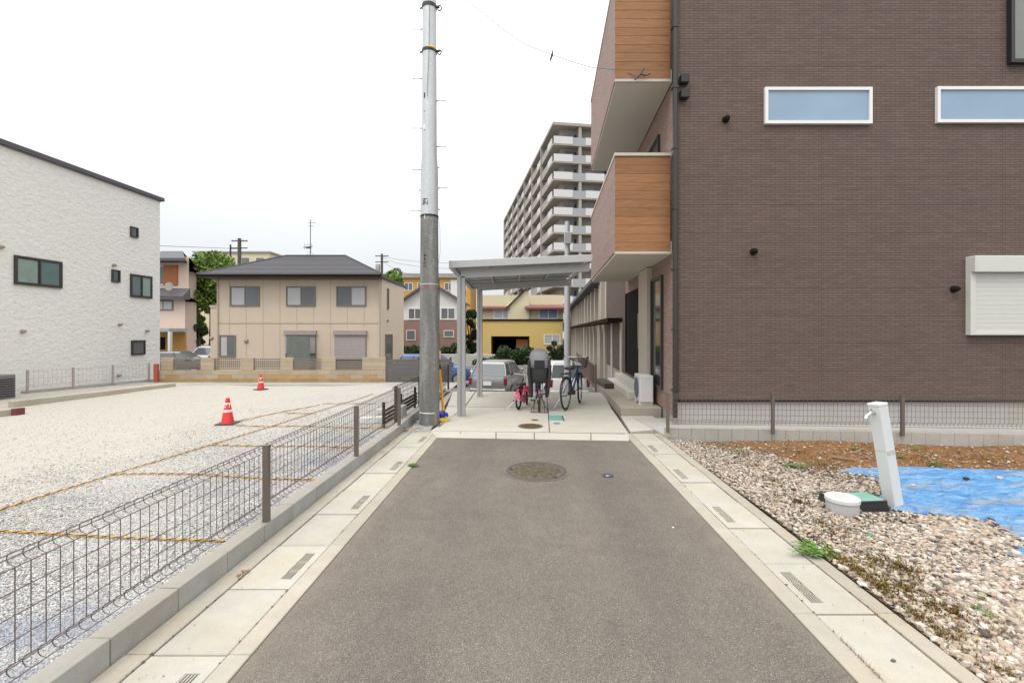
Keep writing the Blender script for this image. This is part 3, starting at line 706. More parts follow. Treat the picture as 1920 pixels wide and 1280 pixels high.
m = MB(); p0 = Vector((pc.x+.2, pc.y, zt(92))); p1 = p0 + Vector((.5, -.1, -.35)); m.tube([p0, p0+Vector((.1,-.02,-.1)), p0+Vector((.22,-.04,-.14)), p1+Vector((-.0,0,.1))], .003, 5)
q0 = p0 + Vector((.21,-.04,-.24)); m.tube([q0+Vector((.09*math.cos(a), 0, .09*math.sin(a))) for a in [i*.63 for i in range(10)]], .0022, 4, True); m.build('coiled_lead', GALV, pole)
# overhead cable to the balcony
c0, c1 = Q(865, -60, 7.9), Q(1218, 150, 8.0); pts_ = []
anchors = [Q(820,-60,7.9), Q(860,-6,7.9), Q(900,20,7.9), Q(945,57,7.9), Q(985,84,7.9), Q(1035,103,7.85), Q(1075,117,7.85), Q(1110,127,7.8), Q(1160,132,7.75), Q(1200,143,7.68)]
tag(MB().tube(anchors, .0055, 5).build('service_cable', M('cable_sheath', (.2,.19,.18), .6)), 'thin sagging service cable from the utility pole to the upper balcony', 'cable')
m = MB(); m.tube([Q(1037,92,7.85), Q(1036,98,7.85), Q(1035,104,7.85), Q(1033,110,7.85), Q(1031,115,7.85)], [.004,.012,.02,.016,.008], 8)
tag(m.build('cable_tag', BLK, smooth=True), 'small black spindle clipped on the sagging cable', 'cable marker')
m = MB(); m.tube([Q(1190,150,7.66), Q(1200,140,7.66), Q(1207,128,7.66)], .014, 6); m.tube([Q(1200,140,7.66), Q(1212,142,7.66), Q(1220,138,7.66)], .01, 6)
tag(m.build('cable_hook', BLK), 'black hook anchoring the cable to the wooden cladding of the upper balcony', 'hook')
# orange guard toy beside pole
ot = thing('toy_stand', 'orange tube standing in a blue and yellow plastic foot right beside the utility pole', 'toy stand', (-1.185, 7.98, 0))
a, b_ = Q(824.5,690,8.1), Q(831,766,8.1)
MB().tube([b_, a], [.024,.02], 10).build('tube', ORP, ot, smooth=True)
MB().tube([a, Q(824,675,8.1), Q(823.5,625,8.1)], [.017,.015,.012], 8).build('upper_rod', M('amber_rod', (.30,.13,.03), .4), ot, smooth=True)
MB().tube([Q(824.3,672,8.1), Q(824.2,657,8.1)], .024, 10).build('pink_sleeve', M('pink_sleeve', (.75,.45,.42), .5), ot, smooth=True)
MB().tube([Q(824.3,692,8.1), Q(824.2,684,8.1)], .026, 10).build('black_clip', BLK, ot, smooth=True)
c = Q(831,780,8.1); m = MB(); m.lathe([(.03,-.11),(.055,-.1),(.05,-.04),(.075,-.03),(.08,.02),(.05,.06),(.03,.07)], 14, (c.x-.02, c.y, c.z+.03)); m.tube([(c.x-.02,c.y-.03,c.z+.05),(c.x+.07,c.y-.05,c.z+.05),(c.x+.09,c.y-.05,c.z)], [.03,.03,.02], 8); m.build('blue_hub', BLUEP, ot, smooth=True)
m = MB(); m.lathe([(.0,-.003),(.12,0),(.12,.025),(.06,.05),(.04,.06)], 16, (c.x, c.y-.02, .01)); m.build('yellow_foot', YELP, ot, smooth=True)
MB().tube([b_+Vector((0,0,.03)), b_+Vector((0,0,-.03))], .028, 8).build('yellow_collar', YELP, ot)
# ------------------------------------------------------------------ manholes and lids
def grid_cover(name, label, cat, c, r, mat, rim, cell=.03, ringmat=None):
    t = thing(name, label, cat, c); c = Vector(c)
    MB().lathe([(r,-.02),(r,.002),(r-rim,.002),(r-rim,-.006),(r-rim-.004,-.006)], 56, c).build('frame', ringmat or mat, t)
    MB().lathe([(r-rim-.006,-.02),(r-rim-.006,.0),(0.0,.0)], 56, c).build('cover', mat, t)
    m = MB(); n = int(r/cell)+1
    for i in range(-n, n+1):
        for j in range(-n, n+1):
            x, y = (i+(.5 if j % 2 else 0))*cell, j*cell*.8
            if x*x+y*y < (r-rim-.035)**2: s = cell*.3; m.box(c.x+x-s, c.x+x+s, c.y+y-s*.7, c.y+y+s*.7, c.z-.001, c.z+.0035)
    if m.v: m.build('raised_stud', mat, t, kind='stuff')
    return t
DKIR = M('dark_iron_ring', (.10,.085,.08), .6, .3, .15)
mh = grid_cover('manhole_cover', 'large round cast iron manhole cover in the middle of the asphalt lane', 'manhole cover', P(1005.5, 881.5, .003), .345, COVER, .035, .03, DKIR)
m = MB(); c = P(1005.5, 881.5, .003); m.lathe([(.375,-.004),(.375,-.001),(.345,-.001)], 56, c); m.build('asphalt_ring', M('patched_asphalt', (.14,.12,.108), .9, 0, .25), mh)
m = MB(); m.box(c.x+.17, c.x+.21, c.y-.27, c.y-.25, c.z, c.z+.006); m.box(c.x-.30, c.x-.27, c.y+.03, c.y+.06, c.z, c.z+.006); m.build('lifting_slot', BLK, mh)
grid_cover('manhole_cover', 'round rusty brown manhole cover at the front of the concrete pad', 'manhole cover', P(994.5, 798.5, .006), .21, RUST, .02, .026)
grid_cover('inspection_cap', 'small round brown drain cap behind the rusty manhole cover on the pad', 'drain cap', P(1003, 787, .006), .068, RUST, .012)
grid_cover('inspection_cap', 'small round bluish cap in front of the teal meter lid on the pad', 'drain cap', P(1044, 793.5, .006), .055, M('blue_cap', (.12,.30,.38), .5), .01, .02, DKIR)
bc = grid_cover('inspection_cap', 'small round blue capped valve lid in the asphalt, right of the large manhole', 'valve lid', P(1140, 891, .003), .06, M('blue_valve_lid', (.05,.09,.17), .45), .012, .02, DKIR)
c = P(1140, 891, .008); m = MB(); m.box(c.x-.02, c.x+.006, c.y-.004, c.y+.004, 0, .0095); m.build('white_mark', REFL, bc)
t = thing('meter_cover', 'rectangular teal meter lid set in the concrete pad near the bicycles', 'meter lid', P(1041, 783, 0))
q = [P(1029,778.5,.008), P(1053,779,.008), P(1056,787.5,.008), P(1030,787,.008)]
MB().prism(q, -.02, .012).build('lid', TEAL, t, bevel=.002)
MB().prism([P(1053.3,779,.01), P(1055.2,779,.01), P(1058.5,788,.01), P(1056.3,788,.01)], -.02, .01).build('edge_frame', BLK, t)
# ------------------------------------------------------------------ things in the right yard
pb, pt = P(1674, 938, .05), None
by = pb.y
post = thing('standpipe', 'leaning white square plastic water standpipe with printed grey band, rising from the tarpaulin', 'standpipe', (pb.x, pb.y, .04))
top_ = Q(1645, 757, by+.03); ax = (top_-pb); Lp = ax.length; ax.normalize()
rotm = ax.to_track_quat('Z', 'Y').to_matrix().to_4x4(); yaw = Matrix.Rotation(R(14), 4, 'Z')
TT = Matrix.Translation(pb) @ rotm @ yaw
# column slightly bevelled
sx = Vector((1,0,0)); zc = ax; yc = zc.cross(sx).normalized(); sx = yc.cross(zc).normalized()
B = Matrix.Translation(pb) @ Matrix((( sx.x, yc.x, zc.x, 0), (sx.y, yc.y, zc.y, 0), (sx.z, yc.z, zc.z, 0), (0,0,0,1))) @ Matrix.Rotation(R(16), 4, 'Z')
m = MB(); m.T = B; hw = .054; m.box(-hw, hw, -hw, hw, -.12, Lp-.02); m.build('column', OFFW, post, bevel=.006)
m = MB(); m.T = B; m.box(-hw-.002, hw+.002, -hw-.002, hw+.002, Lp-.02, Lp+.012); m.build('cap', OFFW, post, bevel=.006)
m = MB(); m.T = B; m.tube([(-hw,0,Lp-.07),(-hw-.05,0,Lp-.065),(-hw-.1,0,Lp-.085),(-hw-.115,0,Lp-.11)], .017, 10); m.tube([(-hw-.03,0,Lp-.065),(-hw-.03,0,Lp-.03)], .009, 8); m.build('spout', CHROME, post, smooth=True)
m = MB(); m.T = B; zz = Lp*.52
m.box(-hw-.0015, hw+.0015, -hw-.0015, hw+.0015, zz, zz+.005)
for x0, x1, z0, z1 in ((-.05,-.042,-.035,-.006),(-.036,-.028,-.035,-.006),(-.05,-.028,-.022,-.018),(-.02,-.012,-.035,-.006),(-.004,.014,-.010,-.004),(.002,.009,-.035,-.006),(.022,.030,-.035,-.006),(.022,.042,-.035,-.029),(.03,.044,-.02,-.015)):
    m.box(x0, x1, -hw-.0015, -hw, zz+z0, zz+z1)
m.build('printed_band', M('grey_print', (.42,.41,.38), .6), post)
mw = thing('meter_box', 'raised black meter box with green lid beside the leaning white standpipe', 'meter box', P(1600, 945, 0))
q = [P(1535,924,.10), P(1624,922,.10), P(1664,938,.10), P(1604,939,.10)]
qb = [P(1535,924,.10), P(1624,922,.10), P(1664,938,.10), P(1604,939,.10)]
def ctr(q): return sum(q, Vector())/4
cc = ctr(q); rel = lambda q, s, z: [Vector((cc.x+(p.x-cc.x)*s, cc.y+(p.y-cc.y)*s, z)) for p in q]
A0 = [Vector((3.02,4.17,0)), Vector((3.52,4.08,0)), Vector((3.58,4.42,0)), Vector((3.08,4.50,0))]
A0 = [P(1604,939,.10), P(1663,937.5,.10), P(1626,922,.10), P(1537,923,.10)]
A0[0] = P(1590, 940.5, .10)
cc = ctr(A0)
m = MB(); o_ = rel(A0, 1.0, .085); lo = rel(A0, 1.16, -.03)
m.add(lo+o_, [(0,1,5,4),(1,2,6,5),(2,3,7,6),(3,0,4,7),(4,5,6,7)]); m.build('body', BLK, mw)
m = MB(); m.prism(rel(A0, 1.03, 0), .075, .098); m.build('frame', BLK, mw, bevel=.004)
MB().prism(rel(A0, .93, 0), .09, .104).build('lid', M('pale_green_lid', (.20,.40,.33), .45, 0, .15, 14), mw, bevel=.003)
cp = P(1582, 966, .03); cpr = .128
t = thing('pipe_cap', 'white round capped drain pipe sticking out of the gravel in front of the green lid', 'drain cap', (cp.x, cp.y+.06, .0))
cc2 = Vector((2.866, 3.95, 0))
MB().lathe([(cpr-.006,-.1),(cpr-.006,.135)], 40, cc2).build('pipe', M('grey_pipe', (.46,.45,.455), .5, 0, .06), t, smooth=True)
MB().lathe([(cpr-.006,.118),(cpr+.002,.12),(cpr+.002,.148),(cpr-.008,.156),(cpr-.016,.156),(cpr-.018,.152),(.0,.150)], 40, cc2).build('cap', OFFW, t, smooth=True)
m = MB(); m.box(cc2.x-.04, cc2.x+.04, cc2.y-.007, cc2.y+.007, .15, .153); m.lathe([(.055,.150),(.055,.1525),(.049,.1525),(.049,.150)], 24, cc2); m.build('cap_marking', M('beige_print', (.5,.42,.33), .6), t)
# boards and twigs in the soil
m = MB(); a, b_ = P(1560, 856, .04), P(1602, 862, .05); m.tube([a, b_], .012, 5)
tag(m.build('wood_scrap', M('wood_scrap', (.30,.17,.08), .8)), 'thin brown wooden stick lying on the soil near the back kerb', 'stick')
# weeds
def weed(name, label, c, n, ln, spread=1.0, hgt=.5, mat=WEEDM, wd=.012, leaves=7, props=None):
    m = MB(); c = Vector(c)
    for _ in range(n):
        a = random.uniform(0, 2*math.pi); L = ln*random.uniform(.5, 1.1); d = Vector((math.cos(a)*spread, math.sin(a)*.8*spread, 0)); st = []
        for k in range(5):
            s = k/4; st.append(c + d*L*s + Vector((0,0,L*hgt*(s-.75*s*s)*random.uniform(.8,1.2)+.004)))
        if leaves: m.tube(st, .0014, 3)
        for k in range(max(1, leaves)):
            s = (k+1)/max(1, leaves)*3.99 if leaves else 0; i = min(3, int(s)); p = st[i].lerp(st[i+1], s-i)
            if leaves:
                for sg in (-1, 1):
                    q = a+sg*random.uniform(.5,1.0); l2 = wd*random.uniform(2.2,3.6); e = Vector((math.cos(q), math.sin(q), random.uniform(-.1,.4))); e.normalize(); pr = e.cross(Vector((0,0,1))).normalized()*wd*.5
                    m.add([p, p+e*l2*.45+pr, p+e*l2+Vector((0,0,-.1*l2)), p+e*l2*.45-pr], [(0,1,2,3)])
            else:
                e = st[4]-st[0]; pr = e.cross(Vector((0,0,1))).normalized()*wd*.5
                m.add([st[0]-pr, st[0]+pr, st[2]+pr*.8, st[4], st[2]-pr*.8], [(0,1,2,4),(4,2,3)])
    o = m.build(name, mat); 
    return tag(o, label, 'weed')
weed('weed', 'largest green weed, sprawling over the right gutter edge onto the slab', P(1533, 1033, .02), 26, .15, 1.3, .38, wd=.014, leaves=7)
weed('weed', 'small green weed growing in the joint at the left edge of the asphalt', P(775, 873, 0), 16, .055, 1.1, .6, wd=.012, leaves=4)
for px, py, ln, lb in ((1500,875,.10,'low green weed in the gravel left of the tarpaulin corner'),(1478,874,.07,'tiny weed in the gravel, farthest left of the two before the soil'),
    (1384,845,.06,'small weed near the kerb where gravel meets soil'),(1685,858,.11,'green weed on the soil just right of the leaning post'),(1756,873,.08,'round green weed tuft in the soil behind the tarpaulin'),
    (1840,1122,.035,'small green sprout alone in the gravel at the lower right'),(1832,1140,.045,'yellow green grass tuft in the near right gravel'),(1855,1152,.04,'bright grass tuft beside the larger tuft in the near gravel'),
    (1600,842,.07,'tiny weed by the back kerb behind the post'),(1720,842,.08,'grassy tuft at the foot of the back kerb, right of the post'),(1620,985,.06,'small weed in the gravel under the white pipe cap'),(1460,935,.05,'tiny yellowish weed in the gravel beside the fourth gutter slab')):
    weed('weed', lb, P(px, py, .03), 14, ln, 1, .8, wd=.010, leaves=4 if ln > .06 else 0)
for px, py, r in ((1565,1050,.2),(1610,1075,.22),(1685,1070,.13),(1650,1105,.2),(1700,1110,.18),(1745,1130,.2),(1680,1140,.16),(1800,1150,.12),(1480,1000,.12),(1500,945,.12),(1450,900,.16),(1540,870,.2),(1480,860,.25),(1600,860,.3),(1700,850,.3),(1800,860,.3),(1900,1000,.1),(1765,1185,.14),(1880,1250,.14),(1800,1240,.1),(1400,850,.25),(1700,890,.2)): pass
m = MB()
for px, py, r, n in ((1565,1050,.13,160),(1612,1075,.16,260),(1685,1070,.11,240),(1650,1105,.14,200),(1700,1112,.13,200),(1748,1135,.15,220),(1690,1145,.12,120),(1790,1150,.1,90),(1480,1000,.1,70),(1500,945,.12,90),(1452,905,.16,80),(1545,872,.2,90),(1880,1255,.1,90),(1800,1240,.08,50),(1400,852,.25,60),(1540,990,.12,70),(1770,1190,.12,80),(1640,1060,.2,120),(1720,1160,.25,120),(1580,1010,.25,90),(1850,860,.4,120),(1650,850,.4,120),(1750,870,.3,90),(1500,850,.4,90),(1420,870,.3,60),(1870,1180,.2,60)):
    c = P(px, py, .02)
    for _ in range(int(n*1.5)):
        a = random.uniform(0, 6.28); rr = r*abs(random.gauss(0, .75)); p = Vector((c.x+rr*math.cos(a), c.y+rr*1.3*math.sin(a), yard_z(c.x, c.y)+random.uniform(.0,.02)))
        if p.x < 2.09+.0352*p.y: continue
        for k in range(3):
            e = Vector((random.uniform(-1,1), random.uniform(-1,1), random.uniform(.3,1.6))).normalized()*random.uniform(.012,.03); pr = e.cross(Vector((.3,.2,1))).normalized()*.004
            m.add([p-pr, p+pr, p+e], [(0,1,2)])
tag(m.build('ground_cover', MOSSM, kind='stuff'), 'reddish and yellow green creeping weeds scattered in the right gravel', 'ground cover')
m = MB()
for i in range(150):
    py = random.uniform(1195, 1275); u = 1.604; Y = 1347.7/(py-HY); p = U(u+random.uniform(-.004,.006), Y, .002)
    e = Vector((random.uniform(-1,1), random.uniform(-1,1), random.uniform(.2,1))).normalized()*random.uniform(.01,.032); pr = e.cross(Vector((.3,.2,1))).normalized()*.0014
    m.add([p-pr, p+pr, p+e], [(0,1,2)])
tag(m.build('joint_grass', DRYM, kind='stuff'), 'dry reddish grass growing in the near right gutter joint', 'grass')
m = MB()
for px, py in ((452,1077),(458,1072),(463,1070),(446,1080),(719,848),(755,822),(717,847)):
    for _ in range(14):
        p = P(px+random.uniform(-5,5), py+random.uniform(-3,3), .006)
        e = Vector((random.uniform(-1,1), random.uniform(-1,1), random.uniform(.0,.5))).normalized()*random.uniform(.006,.018); pr = e.cross(Vector((0,0,1))).normalized()*.004
        m.add([p-pr, p+pr, p+e], [(0,1,2)])
tag(m.build('leaf_litter', M('rust_leaf', (.30,.10,.03), .8), kind='stuff'), 'rust coloured leaf crumbs in the left gutter joint', 'litter')
# small dark crumbs on the slabs and lane
pts = []
for _ in range(260):
    y = random.uniform(1.5, 6.6); u = random.choice((random.uniform(1.6,2.05), random.uniform(-1.97,-1.36), random.uniform(-1.3,1.4)))
    p = U(u, y, .003 if abs(u) > 1.45 else -.003); pts.append(tuple(p))
scatter('grit', np.array(pts), RNG.uniform(.0015,.0045,len(pts)), M('grit', (.2,.17,.14), .9), octa(), kind='stuff', label='tiny loose grit on the gutter slabs and asphalt')
pts = []
for k in range(420):
    sd_ = random.choice((-1, 1)); e = random.choice((1.468, 1.847) if sd_ < 0 else (1.607, 1.957)); y = random.uniform(1.6, 6.8)
    p = U(sd_*e if sd_ < 0 else e, y, .0); pts.append((p.x+random.uniform(-.008,.008), p.y, .0))
scatter('joint_dirt', np.array(pts), RNG.uniform(.003,.010,len(pts)), M('joint_dirt', (.10,.08,.06), .95), octa(), flat=(.1,.3), kind='stuff', label='dark dirt crumbs caught along the gutter slab joints')
# ------------------------------------------------------------------ left lot: cones, ropes, wheel stops
def cone():
    t = thing('traffic_cone', 'small red traffic cone with white bands, nearer of the two on the crushed stone lot', 'traffic cone', (0,0,0), 'red cones on the lot')
    MB().box(-.155,.155,-.155,.155,0,.022).build('base', BLK, t, bevel=.008)
    MB().lathe([(.108,.018),(.10,.045),(.032,.44),(.030,.46),(.018,.465),(.0,.465)], 28).build('body', RED, t, smooth=True)
    def rr(z): return .10-(z-.045)/(.395)*.068+.0012
    for a, b_ in ((.215,.255),(.355,.375)): MB().lathe([(rr(a),a),(rr(b_),b_)], 28).build('white_band', REFL, t, smooth=True)
    m = MB()
    for k in range(9):                       # worn white lettering patches
        q = -math.pi/2 + random.uniform(-1.1, 1.1); z_ = random.choice((.285,.30,.315,.33)); r = rr(z_)
        m.tube([(r*math.cos(q), r*math.sin(q), z_), (rr(z_+.018)*math.cos(q+.12), rr(z_+.018)*math.sin(q+.12), z_+.018)], .006, 5)
    m.build('worn_lettering', REFL, t)
    m = MB()
    for k in range(7):
        q = -math.pi/2 - 1.1 + k*.33; z_ = .235; r = rr(z_); m.tube([(r*math.cos(q), r*math.sin(q), z_-.008), (r*math.cos(q+.05), r*math.sin(q+.05), z_+.008)], .005, 4)
    m.build('band_print', RED, t)
    return t
c1 = cone(); c2 = copy_tree(c1); place(c1, P(427, 794, .05), R(8), .93); place(c2, P(489, 730, .05), R(-20), .86)
c2['label'] = 'red cone farther away on the lot, standing near the block wall of the beige house'
def rope(label, pix, z=.066):
    raw = [P(x, y, z) for x, y in pix]; L = sum((raw[i+1]-raw[i]).length for i in range(len(raw)-1))
    t = thing('rope', label, 'rope', tuple(raw[0]), 'striped ropes marking out the lot')
    near = min(p.y for p in raw); step = .018 if near < 5 else .03 if near < 7 else .06
    n = int(L/step); path = []; acc = 0; k = 0; seg = 0; s0 = 0
    lens = [(raw[i+1]-raw[i]).length for i in range(len(raw)-1)]
    for i in range(n+1):
        s = L*i/n; j = 0; a = s
        while j < len(lens)-1 and a > lens[j]: a -= lens[j]; j += 1
        p = raw[j].lerp(raw[j+1], a/lens[j]); p.z = lot_z(p.x-.0352*p.y+.06, p.y)+.017; path.append(p + Vector((.006*math.sin(s*2.3), .008*math.sin(s*1.7+1), 0)))
    for nm, mat, ph in (('yellow_strand', ROPY, 0), ('yellow_strand', ROPY, 2.1), ('black_strand', ROPK, 4.2)):
        q = []
        for i, p in enumerate(path):
            d = (path[min(i+1,n)]-path[max(i-1,0)]).normalized(); a = d.cross(Vector((0,0,1))).normalized(); b_ = Vector((0,0,1)); th = i*1.05*(1 if step < .03 else 1.2)+ph
            q.append(p + (a*math.cos(th)+b_*math.sin(th))*.0042)
        MB().tube(q, .0042, 4).build(nm, mat, t)
rope('long striped rope running across the lot parallel to the lane', [(-60,977),(0,956),(107,921),(214,888),(320,858),(394,836),(503,801),(610,765),(700,737)])
rope('striped cross rope nearest to the camera, seen through the first fence panel', [(-80,992),(0,994),(110,998),(230,1005),(330,1009),(442,1012)])
rope('striped cross rope second from the camera, ending behind the fence post', [(205,888),(330,891),(450,895),(606,899)])
rope('striped cross rope third from the camera, behind the second fence post', [(394,836),(470,837),(560,839),(671,841)])
rope('striped cross rope beside the nearer cone', [(440,796),(500,799.5),(620,801),(786,803)])
rope('short striped rope running from the nearer cone towards the far fence', [(443,790),(520,774),(600,757)])
rope('striped cross rope farthest from the camera', [(536,774.5),(592,774.2)])
rope('faint striped cross rope in front of the far block wall', [(604,755),(705,755.5)])
def wheel_stop(label, px, py, L, rz):
    m = MB(); p = P(px, py, .05); a = [(-.08,0),(.08,0),(.055,.1),(-.055,.1)]
    m.add([(x, -L/2, z) for x, z in a]+[(x, L/2, z) for x, z in a], [(0,1,2,3),(7,6,5,4),(0,4,5,1),(1,5,6,2),(2,6,7,3),(3,7,4,0)])
    o = m.build('wheel_stop', M('pale_concrete', (.6,.59,.56), .8, 0, .1) if not bpy.data.materials.get('pale_concrete') else bpy.data.materials['pale_concrete'], bevel=.01); o.location = p; o.rotation_euler.z = rz
    tag(o, label, 'wheel stop', 'white wheel stops on the lot')
wheel_stop('white concrete wheel stop on the lot, nearer of the two behind the fence', 700, 792, .42, R(-70))
wheel_stop('white concrete wheel stop on the lot, farther of the two behind the fence', 729, 775, .45, R(-70))
# far-left kerbs with low mesh fence
for lb, pa, pb2 in (('long weathered concrete kerb in front of the white house, farther piece', (24,766.5), (330,728.5)), ('near end piece of weathered concrete kerb at the left picture edge', (-60,794), (25,782))):
    a, b_ = P(*pa, 0), P(*pb2, 0); n = (b_-a).normalized(); n = Vector((-n.y, n.x, 0))
    o = MB().prism([a, b_, b_+n*.14, a+n*.14], -.1, .155).build('weathered_kerb', BORD if 'near' not in lb else BORD, bevel=.006); tag(o, lb, 'kerb')
a = P(25,782,0); tag(MB().box(a.x-.01, a.x+.09, a.y-.03, a.y+.12, 0, .16).build('red_marker_block', M('red_marker', (.16,.035,.04), .7)), 'dark red painted end of the near kerb at the left edge', 'kerb end')
a, b_ = P(44,742,0), P(330,713.6,0); n = (b_-a).normalized(); L = (b_-a).length
t = thing('block_kerb', 'second pale kerb at the foot of the white house wall', 'kerb', tuple(a)); k = 0
while k*.8 < L:
    p = a+n*k*.8; q = a+n*min(L, k*.8+.795); m_ = Vector((-n.y, n.x, 0)); MB().prism([p, q, q+m_*.12, p+m_*.12], -.1, .12).build('block', GREYC, t, bevel=.004); k += 1
fence('mesh_fence', 'low pinkish grey mesh fence in front of the white house', [a+n*L*x for x in (0.02,.27,.52,.78)], .12, .5, .03, M('pink_grey_wire', (.42,.36,.35), .6), M('pink_grey_post', (.36,.30,.29), .6), r=.0025, sp=.10)
# ------------------------------------------------------------------ houses: helpers
def frame_M(o, ang): return Matrix.Translation(Vector(o)) @ Matrix.Rotation(ang, 4, 'Z')    # local x along the wall, -y outwards
def window(parent, T, x, z, w_, h_, fm=WHITE, glass=GLASSD, panes=2, f=.05, dep=.06, sill=False, shutter=0, glass2=None, name='window'):
    m = MB(); m.T = T
    m.box(x, x+f, -dep, .0, z, z+h_); m.box(x+w_-f, x+w_, -dep, 0, z, z+h_); m.box(x+f, x+w_-f, -dep, 0, z, z+f); m.box(x+f, x+w_-f, -dep, 0, z+h_-f, z+h_)
    o = m.build(name, fm, parent)
    gw = (w_-2*f)/panes
    for k in range(panes):
        m = MB(); m.T = T; yy = -.022 - (.012 if k % 2 else 0); e = .018 if panes > 1 else 0
        m.box(x+f+gw*k+e*.5, x+f+gw*(k+1)-e*.5, yy, yy+.01, z+f, z+h_-f); m.build('pane', (glass2 or glass) if k % 2 else glass, o)
        if panes > 1:
            m = MB(); m.T = T; s = .032; a, b_ = x+f+gw*k, x+f+gw*(k+1)
            m.box(a, a+s, yy-.012, yy+.012, z+f, z+h_-f); m.box(b_-s, b_, yy-.012, yy+.012, z+f, z+h_-f); m.box(a+s, b_-s, yy-.012, yy+.012, z+f, z+f+s); m.box(a+s, b_-s, yy-.012, yy+.012, z+h_-f-s, z+h_-f); m.build('sash', fm, o)
    if sill: m = MB(); m.T = T; m.box(x-.03, x+w_+.03, -dep-.03, -.001, z-.03, z-.001); m.build('sill', fm, o)
    if shutter:
        m = MB(); m.T = T; m.box(x-.04, x+w_+.04, -.2, -.001, z+h_+.002, z+h_+.28); m.build('shutter_box', M('shutter_box', (.36,.31,.30), .6) if not bpy.data.materials.get('shutter_box') else bpy.data.materials['shutter_box'], o, bevel=.01)
        m = MB(); m.T = T; n = int(h_*shutter/.09)
        for k in range(n): m.box(x+.02, x+w_-.02, -.10+.006*(k%2), -.075, z+h_-.09*(k+1), z+h_-.09*k-.008)
        if n: m.build('shutter_slat', M('shutter_slats', (.40,.355,.335), .6) if not bpy.data.materials.get('shutter_slats') else bpy.data.materials['shutter_slats'], o, kind='stuff')
    return o
def vent(parent, T, x, z, r=.07, mat=DKBR):
    m = MB(); m.T = T @ Matrix.Translation((x, 0, z)) @ Matrix.Rotation(R(90), 4, 'X')
    m.lathe([(r*1.15,0),(r*1.15,.015),(r,.02),(r*.95,.07),(r*.6,.105),(0,.115)], 16); m.build('vent_hood', mat, parent, smooth=True)
def hip_roof(parent, x0, x1, y0, y1, z, h, mat, ridge_axis='x', T=None, name='roof', eave=.14, inset=None):
    m = MB(); m.T = T; d = inset if inset is not None else min(x1-x0, y1-y0)/2
    if ridge_axis == 'x': r0, r1 = (x0+d, (y0+y1)/2, z+h), (x1-d, (y0+y1)/2, z+h)
    else: r0, r1 = ((x0+x1)/2, y0+d, z+h), ((x0+x1)/2, y1-d, z+h)
    b_ = [(x0,y0,z),(x1,y0,z),(x1,y1,z),(x0,y1,z)]; u = [(x,y,zz-eave) for x,y,zz in b_]
    v = b_+u+[r0, r1]
    if ridge_axis == 'x': fs = [(0,1,9,8),(1,2,9),(2,3,8,9),(3,0,8)]
    else: fs = [(0,1,8),(1,2,9,8),(2,3,9),(3,0,8,9)]
    fs += [(0,4,5,1),(1,5,6,2),(2,6,7,3),(3,7,4,0),(4,7,6,5)]
    m.add(v, fs); o = m.build(name, mat, parent)
    return o
# ------------------------------------------------------------------ brown house on the right
bh = thing('brown_house', 'tall brown brick-clad house on the right with wooden balconies and two blue ribbon windows', 'house', (2.75, 7.6, 0))
FY = 7.6; SC = FY/F; side = lambda y: 2.13+.0785*y
fx = lambda px: (px-CX)*SC; fz = lambda py: H+(HY-py)*SC
MB().prism([(side(FY),FY),(15,FY),(15,16.5),(side(16.5),16.5)], .43, 8.9).build('wall', SID, bh)
MB().prism([(side(FY)+.02,FY+.025),(14.98,FY+.025),(14.98,16.4),(side(16.4)+.02,16.4)], -1.2, .44).build('foundation', FOUND, bh)
MB().box(side(FY)-.003, 15, FY-.02, FY+.0, .415, .44).build('drip_trim', DKBR, bh)
MB().prism([(side(FY)-.15,FY-.15),(15.2,FY-.15),(15.2,16.8),(side(16.8)-.1,16.8)], 8.9, 9.05).build('roof', ROOFD, bh)
T0 = Matrix.Translation((0, FY, 0))
window(bh, T0, fx(1432), fz(234), fx(1632)-fx(1432), fz(166)-fz(234), WHITE, GLASSB, 1, .05, .05)
window(bh, T0, fx(1753), fz(232), 2.0, fz(165)-fz(232), WHITE, GLASSB, 1, .05, .05)
sw = window(bh, T0, fx(1887), fz(122), 1.9, 1.7, BLK, M('grey_screen_glass', (.20,.215,.19), .3), 1, .06, .08, name='window')
# shuttered window
sh = MB(); sh.T = T0; x0, x1, z0, z1 = fx(1810), fx(1810)+1.9, fz(628), fz(482)
sh.box(x0, x0+.09, -.09, 0, z0, z1); sh.box(x1-.09, x1, -.09, 0, z0, z1); sh.box(x0+.09, x1-.09, -.09, 0, z0, z0+.05); so2 = sh.build('shuttered_window', M('shutter_white', (.60,.60,.55), .5, 0, .04), bh, bevel=.004)
m = MB(); m.T = T0; m.box(x0+.001, x1-.001, -.17, -.0, z1-.27, z1); m.build('shutter_box', bpy.data.materials['shutter_white'], so2, bevel=.012)
n = int((z1-.27-z0-.05)/.075)
for k in range(n):
    m = MB(); m.T = T0; zz = z0+.05+k*.075; m.box(x0+.09, x1-.09, -.062+.0, -.045, zz+.001, zz+.074); m.build('slat', bpy.data.materials['shutter_white'], so2)
for px, py in ((1360,225),(1412,472),(1787,542)): vent(bh, T0, fx(px), fz(py), .05)
# downpipe and brackets
dp = MB(); X = fx(1266)-.03; dp.box(X-.035, X+.035, FY-.11, FY-.045, .16, 8.8); dpo = dp.build('downpipe', ALUD, bh, bevel=.01)
for zz in (.6, 1.6, 2.6, 3.6, 4.6, 5.6, 6.6, 7.6): MB().box(X-.045, X+.045, FY-.118, FY-.0, zz, zz+.03).build('pipe_bracket', ALUD, dpo)
for py in (153, 181): MB().box(fx(1273), fx(1288), FY-.12, FY, fz(py+8), fz(py-8)).build('cable_clamp', BLK, bh, bevel=.01)
MB().box(side(FY)-.012, side(FY)+.05, FY-.012, FY+.04, .441, 8.89).build('corner_trim', ALUD, bh)
